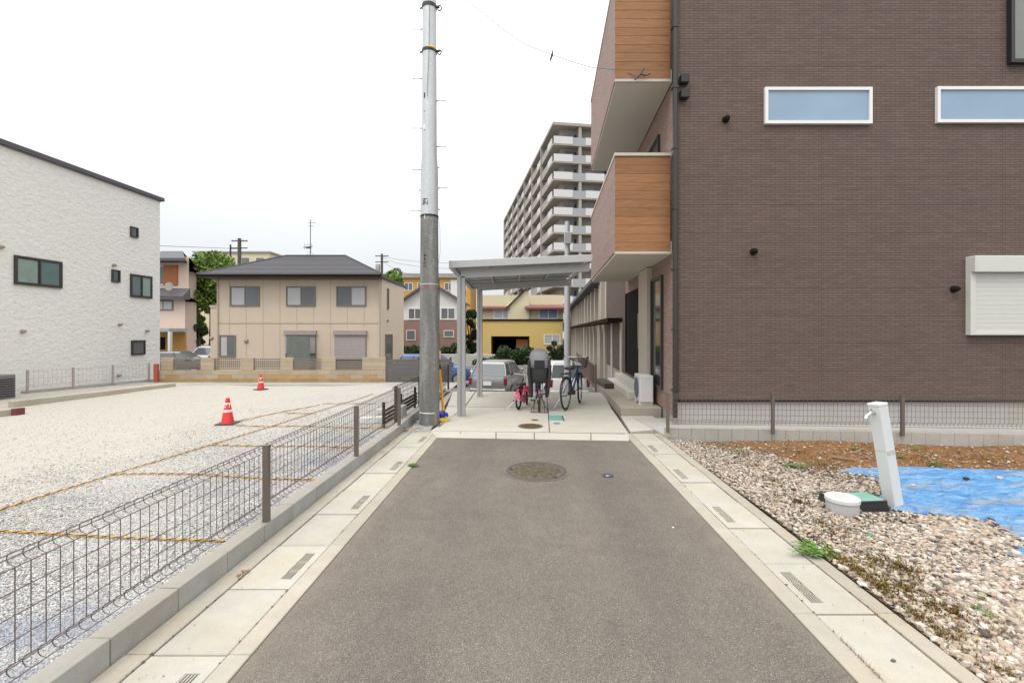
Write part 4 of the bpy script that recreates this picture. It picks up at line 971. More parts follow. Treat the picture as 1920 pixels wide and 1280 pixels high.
# balconies
def balcony(zb, zt_, zs):
    Yf, Yb = 7.72, 12.0; xL = lambda y: 1.76 - .0 + .0785*(y-7.7)-.012
    b0 = MB(); b0.prism([(xL(Yf)+.02,Yf+.02),(side(Yf)-.02,Yf+.02),(side(Yb)-.01,Yb),(xL(Yb)+.02,Yb)], zb, zb+.22); bo = b0.build('balcony', SOFFIT, bh)
    m = MB(); m.prism([(xL(Yf)+.001,Yf+.03),(xL(Yf)+.13,Yf+.03),(xL(Yb)+.13,Yb),(xL(Yb),Yb)], zb+.04, zt_); m.build('side_parapet', SID2, bo)
    n = round((zt_-zb-.06)/.148); hh = (zt_-zb-.06)/n
    for k in range(n):
        m = MB(); m.box(xL(Yf), side(Yf)-.05, Yf, Yf+.028, zb+.05+k*hh+.0015, zb+.05+(k+1)*hh-.0015); m.build('plank', WOOD, bo, bevel=.002)
    m = MB(); m.box(xL(Yf)+.01, side(Yf)-.06, Yf+.03, Yf+.12, zb+.04, zt_-.005); m.build('front_parapet', DKBR, bo)
    m = MB(); m.prism([(xL(Yf)-.015,Yf-.02),(side(Yf)-.04,Yf-.02),(side(Yf)-.04,Yf+.14),(xL(Yf)+.15,Yf+.14),(xL(Yb)+.15,Yb+.01),(xL(Yb)-.015,Yb+.01)], zt_, zt_+.05); m.build('coping', CREAM, bo)
    m = MB(); m.box(xL(Yf)-.004, side(Yf)-.045, Yf-.006, Yf+.03, zb-.0, zb+.045); m.build('edge_trim', CREAM, bo)
    return bo
balcony(2.90, 4.56, 0); balcony(5.82, 7.62, 0)
# side wall of the house below and behind the balconies: local x runs away from the camera
Ts = Matrix.Translation((2.13, 0, 0)) @ Matrix.Rotation(math.atan2(1, .0785), 4, 'Z')
def sideT(): 
    d = Vector((.0785, 1, 0)).normalized(); n = Vector((-1, .0785, 0)).normalized()     # outward
    return Matrix(((d.x, -n.x, 0, 2.13), (d.y, -n.y, 0, 0), (0, 0, 1, 0), (0, 0, 0, 1)))
TS = sideT()
m = MB(); m.T = TS; m.box(7.66, 12.45, -.012, 0, .2, 5.8); m.build('side_wall', SID2, bh)  # same siding as the front; the light it catches is put into a paler colour
def sideload(x0, x1, z0, z1, out, mat, name, par=bh):
    m = MB(); m.T = TS; m.box(x0, x1, -out, -.0125, z0, z1); return m.build(name, mat, par)
sideload(9.25, 10.1, .30, 2.88, .12, CREAM, 'column')
dr = sideload(10.12, 12.3, .5, 2.6, .03, DKBR, 'door'); m = MB(); m.T = TS; m.box(10.3, 10.36, -.09, -.03, 1.2, 2.0); m.build('handle', CHROME, dr)
for q in (10.14, 12.2): m = MB(); m.T = TS; m.box(q, q+.07, -.05, -.03, .5, 2.6); m.build('door_jamb', DKBR, dr)
def sidewin(x, z, w_, h_, panes, glass=GLASSD, fm=ALUD):
    return window(bh, TS @ Matrix.Translation((0,-.012,0)), x, z, w_, h_, fm, glass, panes, .05, .05)
sidewin(8.35, .52, .85, 2.1, 1); sidewin(8.6, 3.1, 2.2, 2.2, 2); sidewin(11.2, 3.3, .6, 1.8, 1)
# terrace, steps and air conditioner
ter = struct('terrace')
pR = lambda px, py, z=0: P(px, py, z)
MB().prism([P(1182,811.5), P(1250,806), (2.62, 8.46), (2.02, 8.46)], -1.1, .02).build('terrace_apron', PADM, ter)
MB().prism([(2.03,8.47),(side(8.47)-.01,8.47),(side(12.6)-.01,12.6),(2.36,12.6)], -1.1, .17).build('terrace_slab', MORT, ter, bevel=.01)
MB().prism([(2.42,9.5),(side(9.5)-.012,9.5),(side(12.4)-.012,12.4),(2.60,12.4)], .17, .33).build('step', SOFFIT, ter, bevel=.01)
MB().prism([(2.60,9.8),(side(9.8)-.125,9.8),(side(12.3)-.125,12.3),(2.78,12.3)], .33, .49).build('step', SOFFIT, ter, bevel=.01)
ac = thing('air_conditioner', 'white outdoor air conditioner unit by the brown house wall beside the terrace', 'air conditioner', (2.55, 8.9, .17))
m = MB(); m.T = TS; m.box(8.75, 9.3, -.36, -.10, .22, .74); m.build('casing', M('ac_casing', (.6,.59,.57), .5), ac, bevel=.015)
m = MB(); m.T = TS @ Matrix.Translation((9.05, -.362, .48)) @ Matrix.Rotation(R(90), 4, 'X'); m.lathe([(.2,0),(.2,.01),(.0,.012)], 24); m.build('fan_grille', M('fan_dark', (.10,.12,.16), .5), ac)
m = MB(); m.T = TS
for x in (8.8, 9.2): m.box(x, x+.05, -.36, -.1, .17, .22)
m.build('foot', WHITE, ac)
tag(MB().box(2.30, 2.56, 11.3, 12.5, .17, .30).build('planter', M('dark_planter', (.06,.05,.045), .7), bevel=.01), 'low dark planter at the end of the railing by the entrance', 'planter')
ra, rb = Vector((2.33,12.65,0)), Vector((2.95,20.6,0)); d = (rb-ra)
fence('railing', 'brown metal railing receding behind the bicycles along the row of houses', [ra+d*k/4 for k in range(5)], -.05, .72, .02, M('brown_railing', (.19,.14,.12), .6), M('brown_railing_post', (.19,.14,.12), .6), r=.008, sp=.16, off=.03)
# ------------------------------------------------------------------ carport
cpt = thing('carport', 'grey aluminium carport with a flat translucent roof above the parked bicycles', 'carport', (-.95, 8.5, 0))
def post_(px, py, w_):
    p = P(px, py, 0); m = MB(); m.box(p.x-w_/2, p.x+w_/2, p.y-.0, p.y+w_*.8, 0, 2.62)
    o = m.build('post', ALU, cpt, bevel=.006)
    m = MB(); m.box(p.x-.018, p.x+.018, p.y-.004, p.y-.0, .0, 2.6); m.build('groove_strip', M('alu_groove', (.32,.32,.32), .5, .3) if not bpy.data.materials.get('alu_groove') else bpy.data.materials['alu_groove'], o); return p
p1 = post_(864.5, 780.5, .15); p2 = post_(899, 744, .135)
X0, X1, Y0, Y1 = -1.1, 1.45, 8.25, 12.35
def rz_(x, y): return 2.80 + (x-X0)*.045 + .0*(y-Y0)
def bar(a, b_, w_, h_, name, mat=ALU, bev=.005):
    a, b_ = Vector(a), Vector(b_); d = (b_-a).normalized(); n = d.cross(Vector((0,0,1))).normalized()*w_/2; h2 = Vector((0,0,h_/2)); m = MB()
    m.add([a-n-h2,a+n-h2,b_+n-h2,b_-n-h2,a-n+h2,a+n+h2,b_+n+h2,b_-n+h2], [(0,3,2,1),(4,5,6,7),(0,1,5,4),(1,2,6,5),(2,3,7,6),(3,0,4,7)]); return m.build(name, mat, cpt, bevel=bev)
c_ = lambda x, y, dz=0: (x, y, rz_(x, y)+dz)
bar(c_(X0,Y0), c_(X1,Y0), .07, .13, 'front_gutter'); bar(c_(X0,Y1), c_(X1,Y1), .07, .13, 'rear_rail')
bar(c_(X0,Y0), c_(X0,Y1), .09, .15, 'side_rail'); bar(c_(X1,Y0), c_(X1,Y1), .05, .10, 'side_rail')
for p in (p1, p2): bar((p.x, p.y+.05, 2.66), c_(X1, p.y+.05, -.13), .10, .15, 'cantilever_beam')
for k in range(1, 4): bar(c_(X0+(X1-X0)*k/4, Y0, -.01), c_(X0+(X1-X0)*k/4, Y1, -.01), .04, .05, 'rafter')
PCM = M('polycarbonate', (.27,.29,.31), .35, 0, .12, 3)
for k in range(7):
    for q in range(2):
        ya, yb = Y0+.04+(Y1-Y0-.08)*k/7+.008, Y0+.04+(Y1-Y0-.08)*(k+1)/7-.008; xa, xb = X0+.05+(X1-X0-.1)*q/2+.006, X0+.05+(X1-X0-.1)*(q+1)/2-.006
        m = MB(); m.add([(xa,ya,rz_(xa,0)+.03),(xb,ya,rz_(xb,0)+.03),(xb,yb,rz_(xb,0)+.03),(xa,yb,rz_(xa,0)+.03),(xa,ya,rz_(xa,0)+.04),(xb,ya,rz_(xb,0)+.04),(xb,yb,rz_(xb,0)+.04),(xa,yb,rz_(xa,0)+.04)], [(0,3,2,1),(4,5,6,7),(0,1,5,4),(1,2,6,5),(2,3,7,6),(3,0,4,7)]); m.build('roof_panel', PCM, cpt)
for k in range(1, 7): y_ = Y0+.04+(Y1-Y0-.08)*k/7; bar(c_(X0+.05,y_,.02), c_(X1-.03,y_,.02), .03, .04, 'glazing_bar', bev=0)
bar(c_(X0-.02,Y0-.02,-.12), (p1.x-.02, p1.y-.1, .2), .001, .001, 'x') if False else None
# slim grey pole behind
t = thing('lamp_pole', 'slim pale grey steel pole rising behind the carport beside the row of houses', 'pole', (1.92, 15.8, -1.1))
MB().lathe([(.115,-1.1),(.11,1.5),(.10,3.4),(.085,5.4),(.0,5.42)], 20, (1.92,15.8,0)).build('shaft', GALV, t, smooth=True)
m = MB(); m.box(1.80,2.04,15.62,15.72,4.6,5.0); m.build('box', ALU, t, bevel=.01)
# ------------------------------------------------------------------ bicycles (x forward, rear wheel contact at the origin)
def bicycle(label, r, wb, paint, stand='side', basket=True, child=False, seat_z=.8, bar_z=1.0, spokes=20, steer=0, tyre_r=.02, rimm=CHROME, fender=BLK):
    t = thing('bicycle', label, 'bicycle', (0,0,0), 'bicycles parked under the carport')
    def wheel(cx, st=0):
        w_ = bpy.data.objects.new('wheel', None); COL.objects.link(w_); w_.parent = t; w_.location = (cx, 0, r); w_.rotation_euler.z = st; w_.empty_display_size = .1
        def circ(rr, n=32): return [(rr*math.cos(2*math.pi*k/n), 0, rr*math.sin(2*math.pi*k/n)) for k in range(n)]
        def part(m, nm, mat, sm=True):
            o = m.build(nm, mat, None, smooth='all' if sm else False); c = o.location.copy(); o.parent = w_; o.location = c; return o
        part(MB().tube(circ(r-tyre_r, 36), tyre_r, 8, True), 'tyre', RUB); part(MB().tube(circ(r-tyre_r*2.3, 36), tyre_r*.45, 6, True), 'rim', rimm)
        m = MB(); m.cyl((0,-.045,0), (0,.045,0), .018, 10)
        for k in range(spokes): a = 2*math.pi*k/spokes; m.tube([(0,.025*(-1)**k,0), ((r-tyre_r*2.4)*math.cos(a), 0, (r-tyre_r*2.4)*math.sin(a))], .0013, 3)
        part(m, 'spokes', CHROME, False)
        m = MB(); rr = r+.012; a0, a1 = (R(20), R(200)) if cx == 0 else (R(30), R(150)); n = 16
        if cx == 0: a0, a1 = R(-5+20), R(175)
        L = [(rr*math.cos(a0+(a1-a0)*k/n), rr*math.sin(a0+(a1-a0)*k/n)) for k in range(n+1)]
        v = [(x, y, z_) for x, z_ in L for y in (-tyre_r*1.3, 0, tyre_r*1.3)]; v = [(x*(1 if abs(y) < 1e-6 else .985), y, z_*(1 if abs(y) < 1e-6 else .985)) for x, y, z_ in v]
        v2 = [(x*.985, y, z_*.985) for x, y, z_ in v]
        f_ = []
        for k in range(n):
            for q in range(2): a = k*3+q; f_.append((a, a+1, a+4, a+3))
        m.add(v+v2, f_+[tuple(len(v)+i for i in reversed(q)) for q in f_]); part(m, 'mudguard', fender)
        return w_
    wheel(0); wheel(wb, steer)
    bb = (wb*.42, 0, r*.92); st = Vector((wb*.28, 0, seat_z-.1)); hd = Vector((wb*.80, 0, bar_z-.17)); hl = Vector((wb*.845, 0, bar_z-.32))
    m = MB(); m.tube([bb, st], .016, 8); m.tube([bb, hl], .02, 8); m.tube([Vector(bb).lerp(st,.45), hd.lerp(hl,.5)], .014, 8); m.tube([hd, hl], .019, 8)
    for s in (-1, 1): m.tube([bb, (0,s*.055,r)], .010, 6); m.tube([st.lerp(Vector(bb),.25), (0,s*.055,r)], .009, 6)
    m.build('frame', paint, t, smooth=True)
    m = MB(); m.tube([hl, (wb*.88,0,r*2+.02)], .016, 8)
    for s in (-1, 1): m.tube([(wb*.88,s*.03,r*2+.02), (wb*.9,s*.05,r*1.9), (wb,s*.05,r)], .011, 6)
    m.build('fork', paint, t, smooth=True)
    m = MB(); m.tube([hd, (wb*.78,0,bar_z-.03)], .012, 8); hb = m
    m.tube([(wb*.62,-.27,bar_z+.01),(wb*.72,-.25,bar_z+.02),(wb*.80,-.10,bar_z),(wb*.80,.10,bar_z),(wb*.72,.25,bar_z+.02),(wb*.62,.27,bar_z+.01)], .011, 8)
    h = m.build('handlebar', CHROME, t, smooth=True)
    for s in (-1, 1): MB().tube([(wb*.56,s*.275,bar_z+.01),(wb*.68,s*.26,bar_z+.018)], .016, 8).build('grip', BLK, h, smooth=True)
    m = MB(); m.lathe([(.0,-.02),(.10,-.02),(.115,.0),(.10,.03),(.05,.04),(0,.042)], 16); m.v = [Vector((v.x*1.25 if v.x < 0 else v.x*1.5, v.y*(1 if v.x < 0 else .55), v.z)) + Vector((wb*.24,0,seat_z)) for v in m.v]; m.cyl((wb*.28,0,seat_z-.12), (wb*.265,0,seat_z-.02), .013, 8); m.build('saddle', SEATB, t, smooth=True)
    m = MB(); m.cyl((bb[0],-.06,bb[2]), (bb[0],.06,bb[2]), .02, 8); m.lathe([(.055,-.003),(.055,.003)], 20); n0 = len(m.v); m.v[-40:] = [Vector((bb[0]+v.x, -.05+v.z, bb[2]+v.y)) for v in m.v[-40:]]
    for s, a in ((-1, .5), (1, .5+math.pi)): m.tube([(bb[0],s*.07,bb[2]), (bb[0]+.13*math.cos(a)*r/.3, s*.085, bb[2]+.13*math.sin(a)*r/.3)], .009, 6)
    cr = m.build('crank', CHROME if paint is not PINK else RED, t)
    for s, a in ((-1, .5), (1, .5+math.pi)):
        x, z_ = bb[0]+.13*math.cos(a)*r/.3, bb[2]+.13*math.sin(a)*r/.3; MB().box(x-.035, x+.035, s*.13-.042, s*.13+.042, z_-.012, z_+.012).build('pedal', BLK, cr, bevel=.004)
    m = MB(); cb = [(bb[0]+.02, -.062, bb[2]-.05),(bb[0]+.05,-.062,bb[2]),(bb[0]+.02,-.062,bb[2]+.05),(0,-.062,r+.035),(-.04,-.062,r),(0,-.062,r-.035)]
    m.add(cb+[(x, -.045, z_) for x, y, z_ in cb], [(0,1,2,3,4,5),(11,10,9,8,7,6)]+[(i,6+i,6+(i+1)%6,(i+1)%6) for i in range(6)]); m.build('chain_guard', paint if paint is not NAVY else BLK, t)
    if stand == 'side': MB().tube([(.02,.06,r*.95),(-.10,.24,.01),(-.13,.25,.006)], .007, 6).build('kickstand', CHROME, t)
    else:
        m = MB()
        for s in (-1, 1):
            m.tube([(.0,s*.06,r),(-.02,s*.09,r*.7),(-.02,s*.10,.13),(-.07,s*.155,.07),(-.09,s*.165,.008)], .0075, 6); m.tube([(0,s*.06,r*.9),(.08,s*.10,.2),(-.02,s*.105,.012)], .006, 6)
        m.tube([(-.09,-.165,.008),(-.09,.165,.008)], .0075, 6); m.tube([(-.02,-.105,.012),(-.09,-.12,.01)], .005, 5); m.tube([(-.02,.105,.012),(-.09,.12,.01)], .005, 5)
        m.build('parking_stand', BLK, t)
    m = MB(); m.lathe([(0,-.006),(.028,-.004),(.028,.004),(0,.006)], 14); m.v = [Vector((-r*.83+v.z, v.y, r*1.62+v.x)) for v in m.v]; m.build('reflector', PINK if child or paint is PINK else TAIL, t, smooth=True)
    if not (paint is PINK):
        m = MB()
        for s in (-1, 1): m.tube([(0,s*.06,r),(-.02,s*.07,r*2+.06)], .005, 5); m.tube([(-.16,s*.06,r*2+.06),(wb*.22,s*.06,r*2+.06)], .006, 5)
        for k in range(5): m.tube([(-.15+k*.09,-.06,r*2+.06),(-.15+k*.09,.06,r*2+.06)], .005, 5)
        m.build('rear_rack', ALUD, t)
    if basket:
        m = MB(); x0, x1, z0, z1 = wb*.88, wb*.88+.26, bar_z-.24, bar_z-.02
        def bx(zz, g): return [(x0+.02-g*.02, -.13-g*.04, zz), (x1-.04+g*.04, -.13-g*.04, zz), (x1-.04+g*.04, .13+g*.04, zz), (x0+.02-g*.02, .13+g*.04, zz)]
        for k in range(6): g = k/5; m.tube(bx(z0+(z1-z0)*g, g), .0035, 4, True)
        for i in range(4):
            A_, B_ = bx(z0,0), bx(z1,1)
            for q in range(7): s = q/7; a = Vector(A_[i]).lerp(Vector(A_[(i+1)%4]), s); b2 = Vector(B_[i]).lerp(Vector(B_[(i+1)%4]), s); m.tube([a, b2], .003, 4)
        m.box(x0+.02, x1-.04, -.13, .13, z0-.004, z0+.004); m.build('basket', ALUD, t)
    if child:
        z0 = r*2+.07
        m = MB(); 
        def loft(rings, n=18):
            v = []
            for (cx, cz, rx, ry) in rings:
                for k in range(n):
                    a = 2*math.pi*k/n; ca, sa = math.cos(a), math.sin(a); e = .7
                    v.append((cx+rx*math.copysign(abs(ca)**e, ca), ry*math.copysign(abs(sa)**e, sa), cz))
            f_ = [(i*n+k, i*n+(k+1)%n, (i+1)*n+(k+1)%n, (i+1)*n+k) for i in range(len(rings)-1) for k in range(n)]
            return v, f_+[tuple(range(n))[::-1], tuple((len(rings)-1)*n+k for k in range(n))]
        m.add(*loft([(.0,z0,.12,.13),(-.0,z0+.05,.17,.165),(-.01,z0+.2,.19,.185),(-.01,z0+.34,.19,.18)])); cs = m.build('child_seat', SEATB, t, smooth=True)
        m = MB(); m.add(*loft([(-.01,z0+.30,.20,.192),(-.01,z0+.42,.205,.195),(-.01,z0+.52,.20,.19),(0,z0+.60,.17,.165),(.01,z0+.65,.11,.11),(.01,z0+.665,.03,.03)])); m.build('rain_cover', COVERG, cs, smooth='all')
        m = MB(); m.box(-.222, -.205, -.10, .10, z0+.30, z0+.45); m.build('dark_flap', BLK, cs, bevel=.008)
        for s in (-1, 1): m = MB(); m.box(-.02, .12, s*.15-.03, s*.15+.03, z0-.3, z0+.02); m.build('foot_guard', SEATB, cs, bevel=.02)
        for s in (-1, 1): m = MB(); m.tube([(-.12,s*.19,z0+.45),(-.13,s*.205,z0+.2),(-.05,s*.16,z0-.25)], [.03,.035,.03], 8); m.build('cover_hem', SEATB, cs, smooth=True)
    return t
b1 = bicycle('small pink child bicycle, leftmost of the parked bicycles under the carport', .20, .68, PINK, 'side', False, False, .50, .66, 16, .2, .02, rimm=RUB, fender=PINK)
place(b1, P(972.5, 767.5, .004), R(74))
m = MB()
for s in (-1, 1):
    for k in range(7): a = Vector((.44,s*.24,.67)); e = Vector((random.uniform(-.4,.2), s*.2, -1)).normalized(); m.tube([a, a+e*.1, a+e*.16+Vector((0,s*.02,0))], .005, 4)
so3 = m.build('streamers', LILAC, None); c = so3.location.copy(); so3.parent = b1; so3.location = c
m = MB(); m.lathe([(.09,-.01),(.095,0),(.09,.01)], 20); m.v = [Vector((.286+v.x, -.04+v.z, .184+v.y)) for v in m.v]; o = m.build('chain_case', RED, None); c = o.location.copy(); o.parent = b1; o.location = c
b2 = bicycle('dark adult bicycle with grey covered child seat, in the middle of the parked bicycles', .255, 1.05, NAVY, 'double', True, True, .80, 1.02)
place(b2, P(1011, 772, .004), R(88))
b3 = bicycle('navy blue bicycle with large wheels, rightmost of the parked bicycles', .335, 1.04, NAVY, 'side', True, False, .82, 1.02, 28, .15)
place(b3, P(1061, 768.5, .004), R(66))
for b_ in (b1, b2, b3): pass
# ------------------------------------------------------------------ cars
def car(label, paint, group, van=0):
    t = thing('parked_car', label, 'car', (0,0,0), group)
    # x forward, length 3.9
    st = [(-1.95,.60,.35,.80),(-1.90,.76,.26,.92),(-1.6,.82,.22,.97),(-.9,.84,.2,.98),(.0,.84,.2,.96),(.7,.84,.2,.94),(1.2,.83,.2,.90),(1.7,.78,.22,.80),(1.92,.66,.28,.66),(1.97,.5,.34,.55)]
    def sec(x, hw, zb, zt_): return [(x,-hw*.86,zb),(x,-hw,zb+.12),(x,-hw,zt_-.18),(x,-hw*.93,zt_-.03),(x,-hw*.78,zt_),(x,hw*.78,zt_),(x,hw*.93,zt_-.03),(x,hw,zt_-.18),(x,hw,zb+.12),(x,hw*.86,zb)]
    v = []; f_ = []; n = 10
    for s in st: v += sec(*s)
    for i in range(len(st)-1):
        for k in range(n): f_.append((i*n+k, i*n+(k+1)%n, (i+1)*n+(k+1)%n, (i+1)*n+k))
    f_ += [tuple(range(n))[::-1], tuple((len(st)-1)*n+k for k in range(n))]
    m = MB(); m.add(v, f_); m.build('body', paint, t, smooth=True)
    b_ = [(-1.82,.70),(-1.0,.74),(.2,.74),(1.0,.70)]; tp = [(-1.45-van*.25,.56),(-.9,.60),(.0,.60),(.35,.56)]; m = MB()
    v = [(x,-w_,.94) for x,w_ in b_]+[(x,w_,.94) for x,w_ in b_[::-1]]+[(x,-w_,1.40) for x,w_ in tp]+[(x,w_,1.40) for x,w_ in tp[::-1]]
    m.add(v, [(i,(i+1)%8,8+(i+1)%8,8+i) for i in range(8)]+[tuple(range(8,16))]); m.build('glasshouse', CLEARISH, t)
    m = MB(); m.add([(x*1.0,y*1.03,z_) for x,y,z_ in [(tp[i][0],-tp[i][1],1.39) for i in range(4)]+[(tp[i][0],tp[i][1],1.39) for i in (3,2,1,0)]]+[(x*.96-.02,y*.92,1.47) for x,y in [(tp[i][0],-tp[i][1]) for i in range(4)]+[(tp[i][0],tp[i][1]) for i in (3,2,1,0)]], [(i,(i+1)%8,8+(i+1)%8,8+i) for i in range(8)]+[tuple(range(8,16)), tuple(range(8))[::-1]]); m.build('roof', paint, t, smooth=True)
    for s in (-1, 1):
        for i in range(4): m = MB(); m.tube([(b_[i][0], s*b_[i][1]*1.005, .94), (tp[i][0], s*tp[i][1]*1.01, 1.41)], .03, 6); m.build('pillar', paint, t, smooth=True)
        m = MB(); m.box(.72,.86,s*.86-.07,s*.86+.07,.95,1.07); m.build('mirror', paint, t, bevel=.03)
        m = MB(); m.box(-1.945,-1.86,s*.70-.07,s*.70+.07,.60,.90); m.build('tail_light', TAIL, t, bevel=.03)
        m = MB(); m.box(1.80,1.93,s*.56-.15,s*.56+.15,.56,.70); m.build('head_light', LAMPC, t, bevel=.03)
        for x in (-1.25, 1.2):
            m = MB(); m.lathe([(.0,-.1),(.26,-.1),(.30,-.08),(.305,0),(.30,.08),(.26,.1),(0,.1)], 24); m.v = [Vector((x+v.x, s*.75+v.z, .30+v.y)) for v in m.v]; w_ = m.build('wheel', RUB, t, smooth=True)
            m = MB(); m.lathe([(0,0),(.2,0),(.2,.012),(0,.02)], 20); m.v = [Vector((x+v.x, s*(.85+v.z), .30+v.y)) for v in m.v]; m.build('rim', CHROME, w_)
    m = MB(); m.box(-1.985,-1.95,-.165,.165,.60,.76); m.build('number_plate', REFL, t)
    m = MB(); m.box(-1.99,-1.80,-.74,.74,.28,.48); m.build('rear_bumper', paint, t, bevel=.05)
    return t
GZ = -1.1
g_ = 'cars parked beyond the lots'
k1 = car('silver hatchback with red tail lights parked behind the pink child bicycle', SILV, g_); place(k1, (-.55, 19.6, GZ), R(78))
k2 = car('white car parked behind the two right-hand bicycles', WCAR, g_); place(k2, (2.0, 19.0, GZ), R(95))
k3 = car('blue car parked behind the utility pole, right of the beige house', BCAR, g_); place(k3, (-3.9, 22.6, GZ+.1), R(6))
k4 = car('dark grey car parked left of the beige house', GCAR, g_); place(k4, (-19.9, 27.2, GZ+.05), R(10))
k5 = car('white car parked behind the dark grey car, left of the beige house', WCAR, g_); place(k5, (-19.8, 31.2, GZ+.25), R(80))
# ------------------------------------------------------------------ white house left
wh = thing('white_house', 'two-storey white textured house with a flat dark-edged roof at the left edge', 'house', (-12.3, 15.9, -.3))
wy0, wy1 = 5.5, 15.9; wx = lambda y: -12.3 + .0352*(y-15.9) + .0
wa, wb_ = Vector((-12.3, 15.9, 0)), None
zr = lambda y: H + (HY-375)/F*15.9 + (15.9-y)*.004
ztop = H+(HY-377)/F*15.9
m = MB(); x1_, x0_ = wx(wy1), wx(wy0)
m.prism([(x0_, wy0), (x1_, wy1), (x1_-9, wy1+.3), (x0_-9, wy0)], -.5, ztop); m.build('wall', STUC, wh)
m = MB(); m.prism([(x0_-.01, wy0), (x1_-.01, wy1-.01), (x1_-8.9, wy1+.2), (x0_-8.9, wy0+.1)], -1.2, -.0); m.build('foundation', GREYC, wh)
m = MB(); m.prism([(x0_+.09, wy0-.1), (x1_+.09, wy1+.1), (x1_-9.1, wy1+.4), (x0_-9.1, wy0-.1)], ztop+.002, ztop+.12); m.build('roof_edge', M('dark_roof_edge', (.075,.07,.078), .6), wh)
m = MB(); m.prism([(x0_+.02, wy0-.05), (x1_+.02, wy1+.03), (x1_-8.9, wy1+.3), (x0_-8.9, wy0-.05)], ztop-.03, ztop+.001); m.build('roof_trim', M('grey_trim', (.3,.3,.3), .6), wh)
dW = Vector((.0352, 1, 0)).normalized(); nW = Vector((1, -.0352, 0)).normalized()
TW = Matrix(((dW.x, -nW.x, 0, wx(0)), (dW.y, -nW.y, 0, 0), (0,0,1,0), (0,0,0,1)))
def wpt(px, py): k = (px-CX)/F; Y = wx(0)/(k-.0352); return Y, H-(py-HY)/F*Y
def wwin(pxa, pya, pxb, pyb, panes, g1=GLASSG, g2=None, fm=ALUD):
    ya, za = wpt(pxa, pya); yb, zb = wpt(pxb, pyb)
    T = TW; window(wh, T, ya, zb, yb-ya, za-zb, fm, g1, panes, .04, .05, glass2=g2)
wwin(26, 478, 115, 541, 2, GLASSG, M('green_dark_glass', (.06,.11,.10), .08, 0, .3, 5, spec=.8)); wwin(244, 424, 258, 447, 1, GLASSD); wwin(209, 505, 224, 530, 1, GLASSD)
wwin(244, 513, 284, 560, 2, bpy.data.materials['green_dark_glass'], GLASSG); wwin(246, 638, 271, 664, 1, M('grey_louver_glass', (.13,.125,.125), .2))
for px, py in ((42,621),(224,608),(275,620),(222,703),(1,463),(213,497)):
    y_, z_ = wpt(px, py); vent(wh, TW, y_, z_, .045, M('vent_tan', (.34,.27,.22), .6) if not bpy.data.materials.get('vent_tan') else bpy.data.materials['vent_tan'])
t = thing('air_conditioner', 'dark outdoor air conditioner unit in front of the white house at the left edge', 'air conditioner', (-10.9, 10.0, .0))
p = P(-8, 762, 0); m = MB(); p = Vector((-11.55, 10.2, 0)); m.box(p.x-.35, p.x, p.y-.4, p.y+.4, .04, .6); m.build('casing', M('dark_casing', (.16,.15,.15), .6), t, bevel=.015)
m = MB(); [m.box(p.x, p.x+.012, p.y-.36, p.y+.36, .1+k*.055, .12+k*.055) for k in range(8)]; m.build('grille', BLK, t)
m = MB(); m.box(p.x-.3, p.x-.05, p.y-.35, p.y-.25, 0, .04); m.box(p.x-.3, p.x-.05, p.y+.25, p.y+.35, 0, .04); m.build('foot', BLK, t)
# ------------------------------------------------------------------ block wall and slatted fence at the far end of the lot
WY = 13.78; wX = lambda px: (px-CX)/F*WY
t = thing('block_wall', 'stained tan block wall with pillars and grille panels in front of the beige house', 'wall', (-7, WY, 0))
courses = 3; bh_ = .128; xA, xB = wX(298), wX(723)
k = 0; x = xA; bw = .4
for c in range(courses):
    x = xA - (bw/2 if c % 2 else 0)
    while x < xB-.02:
        a, b_ = max(x, xA), min(x+bw, xB); mt = OCHRE if c == 0 or (c == 1 and random.random() < .4) else TAN
        MB().box(a+.003, b_-.003, WY, WY+.12, .03+c*bh_+.003, .03+(c+1)*bh_-.002).build('block', mt, t); x += bw
MB().box(xA+.01, xB-.01, WY+.008, WY+.112, .0, .03+3*bh_-.01).build('mortar_core', GREYC, t)
for a, b_ in ((302,324),(376,401),(451,475),(526,549),(603,629),(679,723)):
    for q in range(3): MB().box(wX(a)+.002, wX(b_)-.002, WY+.001, WY+.121, .03+3*bh_+q*.128+.003, .03+3*bh_+(q+1)*.128).build('pillar_block', TAN, t)
for a, b_ in ((324,376),(401,451),(475,526),(549,603),(629,679)):
    m = MB(); x0, x1 = wX(a)+.01, wX(b_)-.01; m.box(x0, x1, WY+.04, WY+.06, .74, .765); m.box(x0, x1, WY+.04, WY+.06, .44, .46)
    n = int((x1-x0)/.06)
    for q in range(n+1): xx = x0+(x1-x0)*q/n; m.box(xx-.008, xx+.008, WY+.045, WY+.055, .46, .74)
    for q in range(1, 4): m.box(x0, x1, WY+.042, WY+.046, .46+.07*q-.018, .46+.07*q+.018)
    m.build('grille_panel', M('grille_brown', (.20,.16,.13), .6) if not bpy.data.materials.get('grille_brown') else bpy.data.materials['grille_brown'], t)
tag(MB().box(wX(292), wX(299), WY-.1, WY, .05, .62).build('red_post', M('faded_red', (.42,.10,.06), .7), bevel=.01), 'short faded red post at the corner of the white house', 'post')
t = thing('slat_fence', 'dark grey horizontal slat fence right of the block wall, partly behind the utility pole', 'fence', (wX(790), WY, 0))
xa, xb = wX(724), wX(846)
for k in range(6): MB().box(xa, xb, WY, WY+.02, .06+k*.117, .165+k*.117).build('slat', M('slat_grey', (.13,.115,.105), .7) if not bpy.data.materials.get('slat_grey') else bpy.data.materials['slat_grey'], t)
for x in (xa+.03, (xa+xb)/2, xb-.03): MB().box(x-.03, x+.03, WY+.021, WY+.07, -.1, .8).build('post', ALUD, t)
